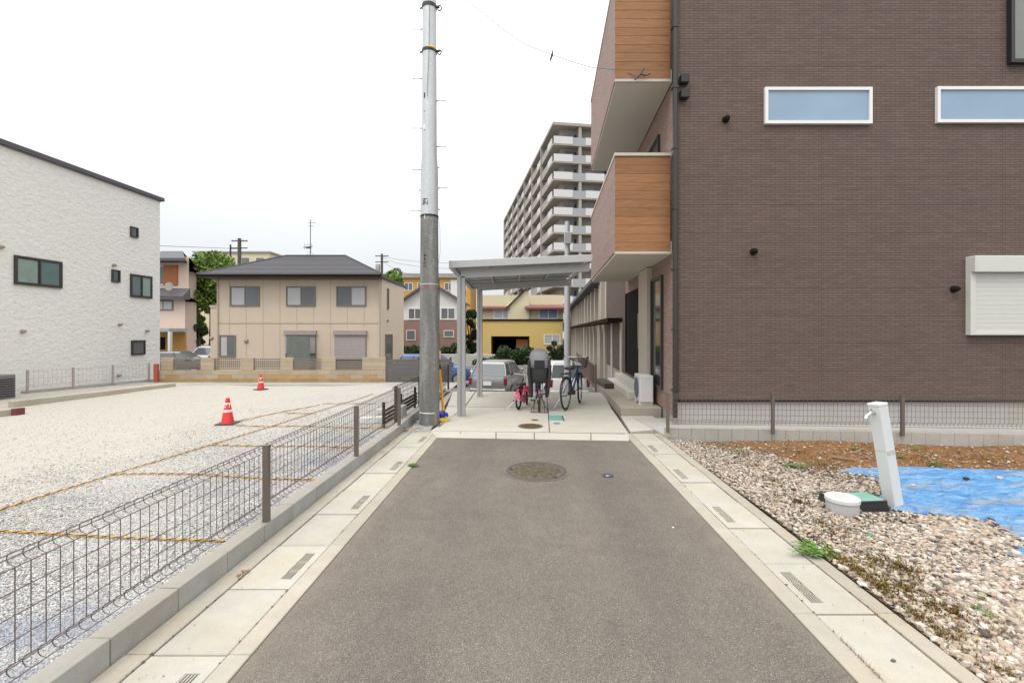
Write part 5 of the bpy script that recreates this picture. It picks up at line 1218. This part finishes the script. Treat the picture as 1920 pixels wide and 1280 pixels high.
# ------------------------------------------------------------------ beige house
HYb = 27.0; hs = HYb/F
bx_ = lambda px: (px-CX)*hs; bz_ = lambda py: H+(HY-py)*hs
be = thing('beige_house', 'two-storey beige panelled house with dark hip roof and shuttered windows across the lot', 'house', (bx_(560), HYb, GZ))
xL_, xR_ = bx_(407), bx_(716); ze = bz_(520)
MB().prism([(xL_,HYb),(xR_,HYb),(xR_-.4,HYb+4.6),(xL_,HYb+7.5)], GZ-.1, ze).build('wall', BEIGE, be)
dep = 5.6; xs2 = (757-CX)/F*(HYb+dep)
MB().prism([(xR_+.001,HYb+.001),(xs2,HYb+dep),(xL_+1,HYb+dep+1),(xL_+1,HYb+1)], GZ-.1, ze).build('side_wall', BEIGE, be)
MB().prism([(bx_(382),HYb+.6),(xL_+.02,HYb+.6),(xL_+.02,HYb+6),(bx_(382),HYb+6)], GZ-.1, bz_(575)).build('annex_wall', BEIGE, be)
MB().prism([(bx_(381),HYb+.55),(xL_+.02,HYb+.55),(xL_+.02,HYb+6.1),(bx_(381),HYb+6.1)], bz_(575), bz_(571)).build('annex_coping', CREAM, be)
# panel joints standing as thin battens
for px in [430+ k*31.6 for k in range(9)]:
    MB().box(bx_(px)-.012, bx_(px)+.012, HYb-.012, HYb, GZ, ze-.02).build('joint_batten', M('joint_tan', (.50,.41,.31), .8) if not bpy.data.materials.get('joint_tan') else bpy.data.materials['joint_tan'], be)
MB().box(xL_-.01, xR_+.01, HYb-.02, HYb-.0, bz_(606.5), bz_(604)).build('string_course', bpy.data.materials['joint_tan'], be)
MB().box(xL_-.02, xR_+.02, HYb-.03, HYb-.0, ze-.16, ze-.02).build('frieze_board', M('frieze', (.30,.23,.16), .7), be)
# roof
r0 = (bx_(392), HYb-1.0); r1x = (722-CX)*hs; 
m = MB(); zeav = bz_(516)
A_ = Vector((bx_(385), HYb-.75, zeav)); B_ = Vector(((712-CX)/F*(HYb-.75)+.1, HYb-.75, zeav)); C_ = Vector(((762-CX)/F*(HYb+dep+.8), HYb+dep+.8, zeav)); D_ = Vector((A_.x, HYb+dep+1.6, zeav))
Yr = HYb+dep*.5; E_ = Vector(((535-CX)/F*Yr, Yr, H+(HY-480)/F*Yr)); F_ = Vector(((648-CX)/F*Yr, Yr, H+(HY-480)/F*Yr))
dn = Vector((0,0,-.17)); m.add([A_,B_,C_,D_,E_,F_,A_+dn,B_+dn,C_+dn,D_+dn], [(0,1,5,4),(1,2,5),(2,3,4,5),(3,0,4),(0,6,7,1),(1,7,8,2),(2,8,9,3),(3,9,6,0),(6,9,8,7)])
rf = m.build('roof', ROOFD, be)
for k in range(14):     # shingle courses on the front slope
    s0 = (k+.5)/14; a = A_.lerp(E_, s0); b_ = B_.lerp(F_, s0); n_ = (B_-A_).cross(E_-A_).normalized(); n_ = n_ if n_.z > 0 else -n_
    m = MB(); m.tube([a+n_*.012, b_+n_*.012], .018, 4); m.build('shingle_course', ROOFD, rf)
m = MB(); m.tube([E_+Vector((0,0,.03)), F_+Vector((0,0,.03))], .06, 6); m.tube([A_+Vector((0,0,.02)), E_+Vector((0,0,.03))], .05, 6); m.tube([B_+Vector((0,0,.02)), F_+Vector((0,0,.03))], .05, 6); m.build('ridge_tiles', ROOFD, rf)
MB().tube([A_+Vector((0,-.06,-.1)), B_+Vector((0,-.06,-.1))], .06, 8).build('gutter', DKBR, be)
TB = Matrix.Translation((0, HYb, 0))
def bwin(x0, y0, x1, y1, p=2, g1=GLASSC, g2=None, sh=0, fm=None):
    return window(be, TB, bx_(x0), bz_(y1), bx_(x1)-bx_(x0), bz_(y0)-bz_(y1), fm or M('bronze_sash', (.20,.17,.15), .5) if not bpy.data.materials.get('bronze_sash') else (fm or bpy.data.materials['bronze_sash']), g1, p, .05, .06, shutter=sh, glass2=g2)
GD2 = M('grey_window_glass', (.13,.14,.15), .1, 0, .1, spec=.8)
bwin(432,537,487,574,2,GLASSC,GD2); bwin(537,537,592,574,2,GLASSC,GD2); bwin(631,537,687,574,2,GD2,GLASSC)
bwin(412,628,442,669,2,GLASSC,GD2); bwin(536,628,593,692,2,GLASSC,GLASSG,sh=.55); bwin(628,628,687,692,2,GD2,GD2,sh=.75)
for px, py in ((397,634),(462,639)): vent(be, TB, bx_(px), bz_(py), .12, bpy.data.materials['vent_tan'])
dv = Vector((xs2-xR_, dep, 0)).normalized(); nv = Vector((dv.y, -dv.x, 0)); TBs = Matrix(((dv.x, -nv.x, 0, xR_), (dv.y, -nv.y, 0, HYb), (0,0,1,0), (0,0,0,1)))
window(be, TBs, 1.1, bz_(578), .35, 1.3, bpy.data.materials['bronze_sash'], GD2, 1); window(be, TBs, .7, bz_(693), 1.6, 2.1, bpy.data.materials['bronze_sash'], GD2, 1); vent(be, TBs, 1.2, bz_(600), .1, bpy.data.materials['vent_tan'])
tag(MB().prism([(bx_(553),HYb-1.0),(bx_(590),HYb-.95),(bx_(594),HYb-.90),(bx_(556),HYb-.88)], GZ, bz_(630)).build('garden_screen', M('green_screen', (.15,.17,.15), .7, 0, .3, 4)), 'dark green screen panel leaning before the middle ground floor window of the beige house', 'screen')
# antenna on the roof
at = thing('roof_antenna', 'thin television antenna mast on the ridge of the beige house', 'antenna', tuple(F_)); ya = Yr; ax_ = (582-CX)/F*ya; za = lambda py: H+(HY-py)/F*ya
MB().tube([(ax_,ya,za(482)), (ax_,ya,za(412))], .025, 5).build('mast', ALUD, at)
m = MB()
for py, L in ((418,.35),(424,.2)): m.tube([(ax_-.1,ya,za(py)), (ax_+L,ya,za(py)+.02)], .014, 4)
m.build('upper_element', ALUD, at)
m = MB(); m.tube([(ax_-.5,ya,za(464)), (ax_+.15,ya,za(462))], .018, 4); m.lathe([(.0,0),(.16,.02),(.2,.06)], 10, (ax_-.12,ya-.1,za(466)))
for q in range(5): x = ax_-.4+q*.12; m.tube([(x,ya,za(468)), (x,ya,za(457))], .010, 4)
m.tube([(ax_-.3,ya,za(482)), (ax_,ya,za(470)), (ax_+.35,ya,za(482))], .012, 4)
m.build('lower_element', ALUD, at)
# ------------------------------------------------------------------ pink house beyond the white one
PY_ = 30.0; px_ = lambda p: (p-CX)/F*PY_; pz_ = lambda p: H+(HY-p)/F*PY_
ph = thing('pink_house', 'pale pink house with dark roofs and orange shutter, between white house and tree', 'house', (px_(320), PY_, GZ))
MB().prism([(px_(250),PY_),(px_(347),PY_),(px_(347)-5,PY_+6),(px_(250),PY_+6)], GZ, pz_(552)).build('wall', PINKW, ph)
MB().prism([(px_(250),PY_+.8),(px_(338),PY_+.8),(px_(338)-4.4,PY_+6),(px_(250),PY_+6)], pz_(556), pz_(478)).build('upper_wall', PINKW, ph)
m = MB(); zz = pz_(484); b_ = [(px_(240),PY_-.1),(px_(349),PY_-.1),(px_(349)-5.6,PY_+7),(px_(240),PY_+7)]; m.add([(x,y,zz) for x,y in b_]+[(x,y,zz-.18) for x,y in b_]+[(px_(280),PY_+3,zz+1.0),(px_(240),PY_+3,zz+1.0)], [(0,1,8,9),(1,2,8),(2,3,9,8),(3,0,9),(0,4,5,1),(1,5,6,2),(2,6,7,3),(3,7,4,0),(4,7,6,5)]); m.build('roof', ROOFD, ph)
m = MB(); m.add([(px_(240),PY_-.5,pz_(554)),(px_(353),PY_-.5,pz_(556)),(px_(340),PY_+.85,pz_(538)),(px_(240),PY_+.85,pz_(536)),(px_(240),PY_-.5,pz_(561)),(px_(353),PY_-.5,pz_(563)),(px_(340),PY_+.85,pz_(560)),(px_(240),PY_+.85,pz_(560))],[(0,1,2,3),(7,6,5,4),(0,4,5,1),(1,5,6,2),(2,6,7,3),(3,7,4,0)]); m.build('lower_roof', ROOFD, ph)
TP = Matrix.Translation((0, PY_+.8, 0)); m = MB(); m.T = TP; m.box(px_(308)*1.027, px_(334)*1.027, -.08, 0, pz_(532), pz_(494)); so4 = m.build('shutter', SHUTO, ph)
for k in range(9): m = MB(); m.T = TP; z_ = pz_(532)+k*(pz_(494)-pz_(532))/9; m.box(px_(308)*1.027+.03, px_(334)*1.027-.03, -.1, -.08, z_+.02, z_+.12); m.build('slat', SHUTO, so4)
window(ph, TP, px_(300)*1.027-.4, pz_(532), .8, 1.3, WHITE, GD2, 1); window(ph, Matrix.Translation((0,PY_,0)), px_(296)-.3, pz_(582), px_(325)-px_(296)+.3, pz_(563)-pz_(582), bpy.data.materials['bronze_sash'], GLASSC, 2)
m = MB(); m.lathe([(.0,.0),(.22,.04),(.28,.09)], 16); m.v = [Vector((px_(325)+v.x, PY_-.3-v.z, pz_(538)+v.y)) for v in m.v]; m.build('satellite_dish', GREYC, ph)
MB().box(px_(250), px_(352), PY_-1.6, PY_-.05, pz_(622), pz_(616)).build('porch_roof', M('pale_grey_roof', (.35,.36,.38), .6), ph)
MB().box(px_(250), px_(350), PY_-.1, PY_-.002, GZ, pz_(623)).build('orange_wall', ORANGEW, ph)
MB().box(px_(294), px_(312), PY_-.14, PY_-.1, pz_(655), pz_(632)).build('dark_opening', DKBR, ph)
MB().box(px_(349), px_(353), PY_-1.6, PY_-1.4, GZ, pz_(622)).build('porch_post', WHITEW, ph)
# ------------------------------------------------------------------ houses behind the pole and carport
def q3(px, py, Y): return Q(px, py, Y)
GY = 40.0; gx = lambda p: (p-CX)/F*GY; gz = lambda p: H+(HY-p)/F*GY
gh = thing('gabled_house', 'white gabled house with brown brick ground floor behind the utility pole', 'house', (gx(808), GY, GZ))
MB().box(gx(757), gx(862), GY, GY+6, GZ, gz(600)).build('lower_wall', BRICKL, gh)
m = MB(); xs_ = [gx(757), gx(862)]; pk = gx(806); m.add([(xs_[0],GY,gz(600)),(xs_[1],GY,gz(600)),(xs_[1],GY,gz(561)),(pk,GY,gz(531)),(xs_[0],GY,gz(561)),(xs_[0],GY+6,gz(600)),(xs_[1],GY+6,gz(600)),(xs_[1],GY+6,gz(561)),(pk,GY+6,gz(531)),(xs_[0],GY+6,gz(561))], [(0,1,2,3,4),(9,8,7,6,5),(0,5,6,1),(1,6,7,2),(2,7,8,3),(3,8,9,4),(4,9,5,0)]); m.build('gable_wall', WHITEW, gh)
for sA, sB in (((gx(750),gz(564)),(pk,gz(527))), ((gx(869),gz(564)),(pk,gz(527)))):
    m = MB(); (xa,za_),(xb,zb_) = sA, sB; m.add([(xa,GY-.4,za_),(xb,GY-.4,zb_),(xb,GY+6.3,zb_),(xa,GY+6.3,za_),(xa,GY-.4,za_-.22),(xb,GY-.4,zb_-.22),(xb,GY+6.3,zb_-.22),(xa,GY+6.3,za_-.22)], [(0,1,2,3),(7,6,5,4),(0,4,5,1),(1,5,6,2),(2,6,7,3),(3,7,4,0)]); m.build('roof', ROOFD, gh)
for xx in (bx_(409), bx_(712)): MB().tube([(xx,HYb-.06,ze-.1),(xx,HYb-.06,GZ)], .035, 8).build('downpipe', CREAM, be)
TG = Matrix.Translation((0, GY, 0))
window(gh, TG, gx(826), gz(599), gx(854)-gx(826), gz(577)-gz(599), WHITE, GD2, 2); window(gh, TG, gx(765), gz(599), 1.2, 1.0, WHITE, GD2, 2); window(gh, TG, gx(762), gz(638), .8, .9, WHITE, GD2, 1); window(gh, TG, gx(832), gz(632), .9, .6, WHITE, GD2, 1)
YY = 42.0; yx = lambda p: (p-CX)/F*YY; yz = lambda p: H+(HY-p)/F*YY
yh = thing('yellow_house', 'cream and yellow house with maroon roofs and an open garage seen under the carport', 'house', (yx(975), YY, GZ))
MB().box(yx(903), yx(1056), YY, YY+8, yz(601), yz(553)).build('upper_wall', CREAMW, yh)
MB().box(yx(905), yx(1052), YY-1.2, YY+7.9, yz(630), yz(602)).build('lower_wall', YELLOWW, yh)
MB().box(yx(905), yx(922), YY-1.2, YY+7.9, GZ, yz(630)).build('garage_side', YELLOWW, yh); MB().box(yx(992), yx(1052), YY-1.2, YY+7.9, GZ, yz(630)).build('garage_side', YELLOWW, yh)
MB().box(yx(922), yx(992), YY+3, YY+3.2, GZ, yz(630)).build('garage_back', DKBR, yh); MB().box(yx(968), yx(990), YY-.3, YY+.2, GZ, yz(636)).build('orange_door', SHUTO, yh)
MB().box(yx(903), yx(1054), YY-1.3, YY-.0, yz(602), yz(599)).build('balcony_coping', DKBR, yh)
m = MB(); pk = yx(985); ga, gb = yx(952), yx(1000)
m.add([(ga,YY-.3,yz(600)),(yx(992),YY-.3,yz(600)),(yx(992),YY-.3,yz(565)),(yx(985),YY-.3,yz(545)),(ga,YY-.3,yz(573)),(ga,YY+5,yz(600)),(yx(992),YY+5,yz(600)),(yx(992),YY+5,yz(565)),(yx(985),YY+5,yz(545)),(ga,YY+5,yz(573))], [(0,1,2,3,4),(9,8,7,6,5),(0,5,6,1),(1,6,7,2),(2,7,8,3),(3,8,9,4),(4,9,5,0)]); m.build('gable_wall', CREAMW, yh)
def slope(a, b_, ya, yb, mat, name, par, th=.15):
    (xa,za_),(xb,zb_) = a, b_; m = MB(); m.add([(xa,ya,za_),(xb,ya,zb_),(xb,yb,zb_),(xa,yb,za_),(xa,ya,za_-th),(xb,ya,zb_-th),(xb,yb,zb_-th),(xa,yb,za_-th)], [(0,1,2,3),(7,6,5,4),(0,4,5,1),(1,5,6,2),(2,6,7,3),(3,7,4,0)]); return m.build(name, mat, par)
slope((yx(948),yz(578)), (yx(986),yz(541)), YY-.5, YY+5.3, DKBR, 'gable_roof', yh)
def front_slope(x0, x1, zlo, zhi, x0t, x1t, ya, yb, mat, par):
    m = MB(); m.add([(x0,ya,zlo),(x1,ya,zlo),(x1t,yb,zhi),(x0t,yb,zhi),(x0,ya,zlo-.15),(x1,ya,zlo-.15),(x1t,yb,zlo-.15),(x0t,yb,zlo-.15)], [(0,1,2,3),(7,6,5,4),(0,4,5,1),(1,5,6,2),(2,6,7,3),(3,7,4,0)]); return m.build('roof', mat, par)
front_slope(yx(897), yx(955), yz(577), yz(548), yx(915), yx(968), YY-.5, YY+4, MAROON, yh)
front_slope(yx(983), yx(1062), yz(577), yz(546), yx(1003), yx(1046), YY-.9, YY+4, MAROON, yh)
TY_ = Matrix.Translation((0, YY, 0)); window(yh, TY_, yx(925), yz(598), yx(960)-yx(925), .9, WHITE, GLASSC, 2); window(yh, TY_, yx(1010), yz(598), yx(1046)-yx(1010), 1.0, WHITE, GLASSB, 2)
window(yh, Matrix.Translation((0,YY-1.2,0)), yx(1018), yz(645), 1.5, .9, WHITE, GLASSC, 2)
OY = 74.0; ox = lambda p: (p-CX)/F*OY; oz = lambda p: H+(HY-p)/F*OY
oh = thing('orange_apartments', 'orange apartment block with grey roof edge rising behind the white gabled house', 'building', (ox(815), OY, GZ))
MB().box(ox(752), ox(882), OY, OY+12, GZ, oz(521)).build('wall', ORANGEW, oh); MB().box(ox(750), ox(884), OY-.4, OY+12.4, oz(521), oz(513)).build('roof_edge', GREYC, oh)
for r_ in range(3):
    for c in range(5):
        window(oh, Matrix.Translation((0,OY,0)), ox(758+c*25), oz(545+r_*26), 1.4, 1.3, WHITE, GD2, 2)
MB().box(ox(845), ox(862), OY-.05, OY, oz(600), oz(525)).build('white_stripe', WHITEW, oh)
for lb, pa, pb2, ptop, Y, mt in (('long low cream apartment block behind the tree and the beige house', 365, 505, 474, 95, CREAMW), ('pale flat roofed block behind the ridge of the beige house', 470, 562, 481, 120, WHITEW)):
    ww = thing('apartment_block', lb, 'building', ((pa-CX)/F*Y, Y, GZ)); X_ = lambda p: (p-CX)/F*Y; zt2 = H+(HY-ptop)/F*Y
    MB().box(X_(pa), X_(pb2), Y, Y+12, GZ, zt2).build('wall', mt, ww); MB().box(X_(pa)-.3, X_(pb2)+.3, Y-.3, Y+12.3, zt2, zt2+.3).build('roof_edge', GREYC, ww)
    for r_ in range(3):
        for c in range(int((X_(pb2)-X_(pa))/3)): window(ww, Matrix.Translation((0,Y,0)), X_(pa)+.8+c*3, zt2-2.3-r_*3, 1.7, 1.3, WHITE, GD2, 1)
# retaining wall, hedge line, low wall behind
tag(MB().prism([(-15,33),(-1.2,31.5),(-1.2,32),(-15,33.6)], GZ, .0).build('retaining_wall', M('pale_wall', (.46,.45,.42), .8, 0, .1, 1)), 'long pale retaining wall running behind the parked cars', 'wall')
tag(MB().box(-3.4, 4.2, 28.8, 29.0, GZ, -.55).build('low_wall', GREYC), 'low grey wall below the dark hedge behind the bicycles', 'wall')
# ------------------------------------------------------------------ row of town houses receding on the right
def town(label, y0, y1, ztop_, beige_first):
    t = thing('town_house', label, 'town house', (side(y0), y0, GZ), 'town houses in a row behind the brown house')
    xo = lambda y: side(y)
    MB().prism([(xo(y0)+.25,y0),(xo(y1)+.25,y1),(xo(y1)+8,y1),(xo(y0)+8,y0)], GZ, ztop_).build('wall', SID2, t)
    MB().prism([(xo(y0)-.35,y0-.1),(xo(y1)-.35,y1),(xo(y1)+8.2,y1),(xo(y0)+8.2,y0-.1)], ztop_, ztop_+.18).build('roof', ROOFD, t)
    m = MB(); m.T = TS; m.box(y0, y1-.02, -.42, -.0, 1.86, 1.98); m.build('canopy', DKBR, t)
    n = max(2, round((y1-y0)/1.9)); w_ = (y1-y0)/n
    for k in range(n+1):
        m = MB(); m.T = TS; q = min(y0+k*w_, y1-.3); m.box(q, q+.34, -.03, .26, GZ, 1.86); m.build('column', CREAM, t)
        m = MB(); m.T = TS; m.box(q+.05, q+.35, .02, .26, 1.98, ztop_-.02); m.build('pilaster', CREAM, t)
    for k in range(n):
        q = y0+k*w_+.42; T = TS @ Matrix.Translation((0,.25,0)); window(t, T, q, -.75, w_-.55, 2.35, ALUD, GLASSD, 1, .05, .05); window(t, T, q+.1, 2.25, w_-.75, ztop_-2.9, ALUD, GD2, 1, .05, .05)
    return t
town('brown and beige town house nearest to the brown house in the receding row', 13.0, 18.8, 5.4, 1)
town('second town house in the receding row, lower roof', 19.0, 26.5, 3.6, 0)
town('third town house in the receding row', 26.8, 34.5, 3.6, 0)
town('farthest town house in the receding row', 34.8, 43.0, 3.6, 0)
# ------------------------------------------------------------------ high-rise
hr = thing('high_rise', 'tall white balconied apartment tower rising behind the carport', 'apartment tower', (7.1, 77.5, GZ))
A0_ = Vector((7.1+1.2, 77.5+1.2, 0)); sd = Vector((-.141, 1, 0)).normalized(); fd = Vector((1, .141, 0)).normalized(); SL, FL_, NF = 68, 26, 12; top = 37.0; fh = 3.02
def HB(s0, s1, f0, f1, z0, z1):
    o_ = Vector((7.1, 77.5, 0)); m = MB(); m.prism([tuple((o_+sd*s+fd*f)[:2]) for s, f in ((s0,f0),(s0,f1),(s1,f1),(s1,f0))], z0, z1); return m
HB(1.5, SL, 1.5, FL_, GZ, top).build('wall', HRW, hr)
HB(-.2, SL, -.2, FL_, top-.25, top+.25).build('roof_slab', HRD, hr); HB(8, 20, 6, 18, top+.25, top+3.2).build('plant_room', HRW, hr) if False else None
proto = {}
def hbox(name, mat, s0, s1, f0, f1, z0, z1):
    key = (name, s0, s1, f0, f1)
    if key in proto: return inst(proto[key][0], name, hr, (0,0,z0-proto[key][1]))
    o = HB(s0, s1, f0, f1, z0, z1).build(name, mat, hr); proto[key] = (o, z0); return o
bays = [(i*9.7+1.0, i*9.7+9.9) for i in range(7)]
for k in range(NF):
    z0 = top-.25-(k+1)*fh
    if z0 < GZ+1: break
    hbox('balcony_slab', HRD, -.1, SL-1, -.1, FL_, z0-.35, z0)
    for a, b_ in ((0,3.3),(5.6,8.9),(11.2,14.5),(16.8,20.1)): hbox('front_parapet', HRP, -.15, 0, a, b_, z0-.1, z0+1.15)
    for a, b_ in ((3.3,5.6),(8.9,11.2),(14.5,16.8)): hbox('front_railing', HRR, -.05, .02, a, b_, z0, z0+1.1)
    for a, b_ in bays:
        hbox('side_parapet', HRP, a, a+3.0, -.15, 0, z0-.05, z0+1.15); hbox('side_railing', HRW, a+3.0, b_, -.08, 0, z0-.05, z0+1.05)
for a, b_ in bays:
    HB(b_-.1, b_+.25, -.25, 1.6, GZ, top).build('party_wall', HRW, hr)
for f_ in (4.4, 10, 15.6): HB(-.02, 1.5, f_, f_+.5, GZ, top).build('divider_wall', HRD, hr)
for k in range(NF-1):
    z0 = top-.25-(k+1)*fh
    for a in (.8, 6.2, 11.8): 
        if ('win', a) not in proto: o = HB(1.42, 1.52, 1.5+a, 4.2+a, z0+.2, z0+2.2).build('window', GLASSD, hr); proto[('win', a)] = (o, z0)
        else: inst(proto[('win', a)][0], 'window', hr, (0,0,z0-proto[('win', a)][1]))
# ------------------------------------------------------------------ far utility poles and wires
def far_pole(label, px, ptop, Y, r, trans=False):
    X_ = (px-CX)/F*Y; zt_ = H+(HY-ptop)/F*Y; t = thing('utility_pole', label, 'utility pole', (X_, Y, GZ))
    MB().lathe([(r*1.3, GZ), (r, zt_), (0, zt_+.01)], 12, (X_, Y, 0)).build('shaft', M('dark_pole', (.09,.075,.065), .8) if not bpy.data.materials.get('dark_pole') else bpy.data.materials['dark_pole'], t, smooth=True)
    for dz in (.3, 1.1): 
        MB().box(X_-.9, X_+.9, Y-.06, Y+.06, zt_-dz-.05, zt_-dz+.05).build('cross_arm', ALUD, t)
    for dx in (-.8,-.4,.4,.8): MB().lathe([(.03,0),(.07,.05),(.05,.1),(.07,.15),(0,.2)], 8, (X_+dx, Y, zt_-.25)).build('insulator', WHITEW, t)
    if trans: MB().lathe([(0,-.5),(.3,-.5),(.32,-.4),(.32,.4),(.25,.5),(0,.52)], 14, (X_-.55, Y, zt_-1.9)).build('transformer', GREYC, t, smooth=True)
    return X_, Y, zt_
a1_ = far_pole('distant dark utility pole above the tree left of the beige house', 449, 447, 52, .19)
a2_ = far_pole('distant utility pole with a transformer above the right end of the beige roof', 716, 476, 62, .16, True)
def wire(label, pts_, r=.02):
    tag(MB().tube(pts_, r, 4).build('overhead_wire', BLK), label, 'wire')
wire('overhead wire from behind the white house to the distant left pole', [Q(230,458,40), Q(300,461,43), Q(370,463.5,47), Q(436,466,52)], .022)
for i, (ya_, yb_) in enumerate(((481,490),(484,500),(490,520))):
    wire(('upper','middle','lowest')[i]+' overhead wire leaving the distant transformer pole to the right', [Q(716,ya_,62), Q(745,ya_+(yb_-ya_)*.6,60), Q(800,yb_+2,56), Q(860,yb_+4,52)], .018)
m = MB(); m.box(a1_[0]-1.1, a1_[0]-.95, 51.95, 52.05, a1_[2]-2.4, a1_[2]-.7); m.box(a1_[0]-1.1, a1_[0], 51.95, 52.05, a1_[2]-1.2, a1_[2]-1.1)
tag(m.build('pole_bracket', ALUD), 'side bracket carrying the wire beside the distant left pole', 'bracket')
# ------------------------------------------------------------------ trees, hedges
def foliage(name, centers, n, leaf, mat, parent=None):
    cs = np.array([c[:3] for c in centers]); rs = np.array([c[3] for c in centers]); pr = rs**2/np.sum(rs**2)
    idx = RNG.choice(len(cs), n, p=pr); d = RNG.normal(size=(n,3)); d /= np.linalg.norm(d, axis=1)[:,None]
    rad = RNG.uniform(.55, 1.08, n)**.6; c = cs[idx] + d*(rs[idx]*rad)[:,None]*np.array([1,1,.85])
    a = RNG.normal(size=(n,3)); a /= np.linalg.norm(a, axis=1)[:,None]; b = np.cross(a, RNG.normal(size=(n,3))); b /= np.linalg.norm(b, axis=1)[:,None]
    s = (leaf*RNG.uniform(.6,1.4,n))[:,None]; V = np.stack([c-a*s, c+b*s*.5, c+a*s, c-b*s*.5], 1).reshape(-1,3)
    me = bpy.data.meshes.new(name); me.vertices.add(4*n); me.loops.add(4*n); me.polygons.add(n)
    off = np.array(parent_world(parent)) if parent else np.zeros(3)
    me.vertices.foreach_set('co', (V-off).reshape(-1).astype('f')); me.loops.foreach_set('vertex_index', np.arange(4*n, dtype='i'))
    me.polygons.foreach_set('loop_start', np.arange(0,4*n,4,dtype='i')); me.polygons.foreach_set('loop_total', np.full(n,4,'i')); me.update(); me.materials.append(mat)
    o = bpy.data.objects.new(name, me); COL.objects.link(o)
    if parent: o.parent = parent
    return o
def blobs(cx, cy, cz, rx, rz2, n, rb):
    L = []
    for _ in range(n):
        a = random.uniform(0, 6.28); e = random.uniform(-.9, 1); k = random.uniform(.35, .95); L.append((cx+rx*k*math.cos(a)*math.sqrt(max(0,1-e*e*.8)), cy+rx*k*math.sin(a)*.8, cz+rz2*e*.85, rb*random.uniform(.6,1.25)))
    return L
def tree(label, px, pyc, Y, rx, rz2, mat=LEAFA, n=9000, leaf=.12, nb=26, name='tree'):
    c = Q(px, pyc, Y); t = thing(name, label, 'tree', (c.x, c.y, GZ))
    m = MB(); m.tube([(c.x,c.y,GZ),(c.x+.05,c.y,(GZ+c.z)/2),(c.x,c.y,c.z)], [.22,.17,.1], 8)
    for k in range(7): a = k*.9; m.tube([(c.x,c.y,c.z-rz2*.6),(c.x+rx*.35*math.cos(a),c.y+rx*.35*math.sin(a),c.z-rz2*.1),(c.x+rx*.65*math.cos(a),c.y+rx*.65*math.sin(a),c.z+rz2*.4)], [.09,.06,.02], 6)
    m.build('trunk', BARK, t); foliage('crown', blobs(c.x, c.y, c.z, rx, rz2, nb, rx*.42), n, leaf, mat, t); return t
tree('large bright green tree between the pink house and the beige house', 396, 535, 38, 2.6, 2.25, n=17000, leaf=.13, nb=34)
tree('lower green bush tree beneath the large tree, left of the beige house', 366, 606, 37, .95, 1.1, LEAFA, 4500, .09, 16)
tree('dark shrub below the green bush beside the dark gate', 372, 628, 36.5, .8, .8, LEAFD, 3500, .08, 12)
tree('green treetop behind the right end of the beige roof', 735, 524, 50, 1.4, 1.2, n=4500, leaf=.13, nb=14)
tree('narrow green tree between the white gabled house and the yellow house', 884, 622, 44, .75, 2.3, LEAFD, 6500, .10, 22)
tree('small round dark tree right of the yellow house', 1040, 655, 33, .7, .8, LEAFD, 3500, .08, 12)
hd = thing('hedge', 'dark green hedge between the silver car and the yellow house', 'hedge', (-.2, 30, GZ))
L = [(x, 30+random.uniform(-.4,.4), random.uniform(-1.0, .15) + (.25 if x > -.8 else -.1), random.uniform(.3,.5)) for x in np.linspace(-2.3, 1.6, 34)]
foliage('leaves', L, 14000, .075, LEAFD, hd); m = MB(); [m.tube([(x,30,GZ),(x+.1,30,-.3)], .03, 5) for x in np.linspace(-2,1.4,10)]; m.build('stems', BARK, hd)
hd = thing('hedge', 'low green hedge strip behind the utility pole in front of the white gabled house', 'hedge', (-7, 38, GZ))
L = [(x, 38.5+random.uniform(-.3,.3), random.uniform(-.5, .35), random.uniform(.3,.5)) for x in np.linspace(-10, -4, 30)]
foliage('leaves', L, 9000, .09, LEAFD, hd)
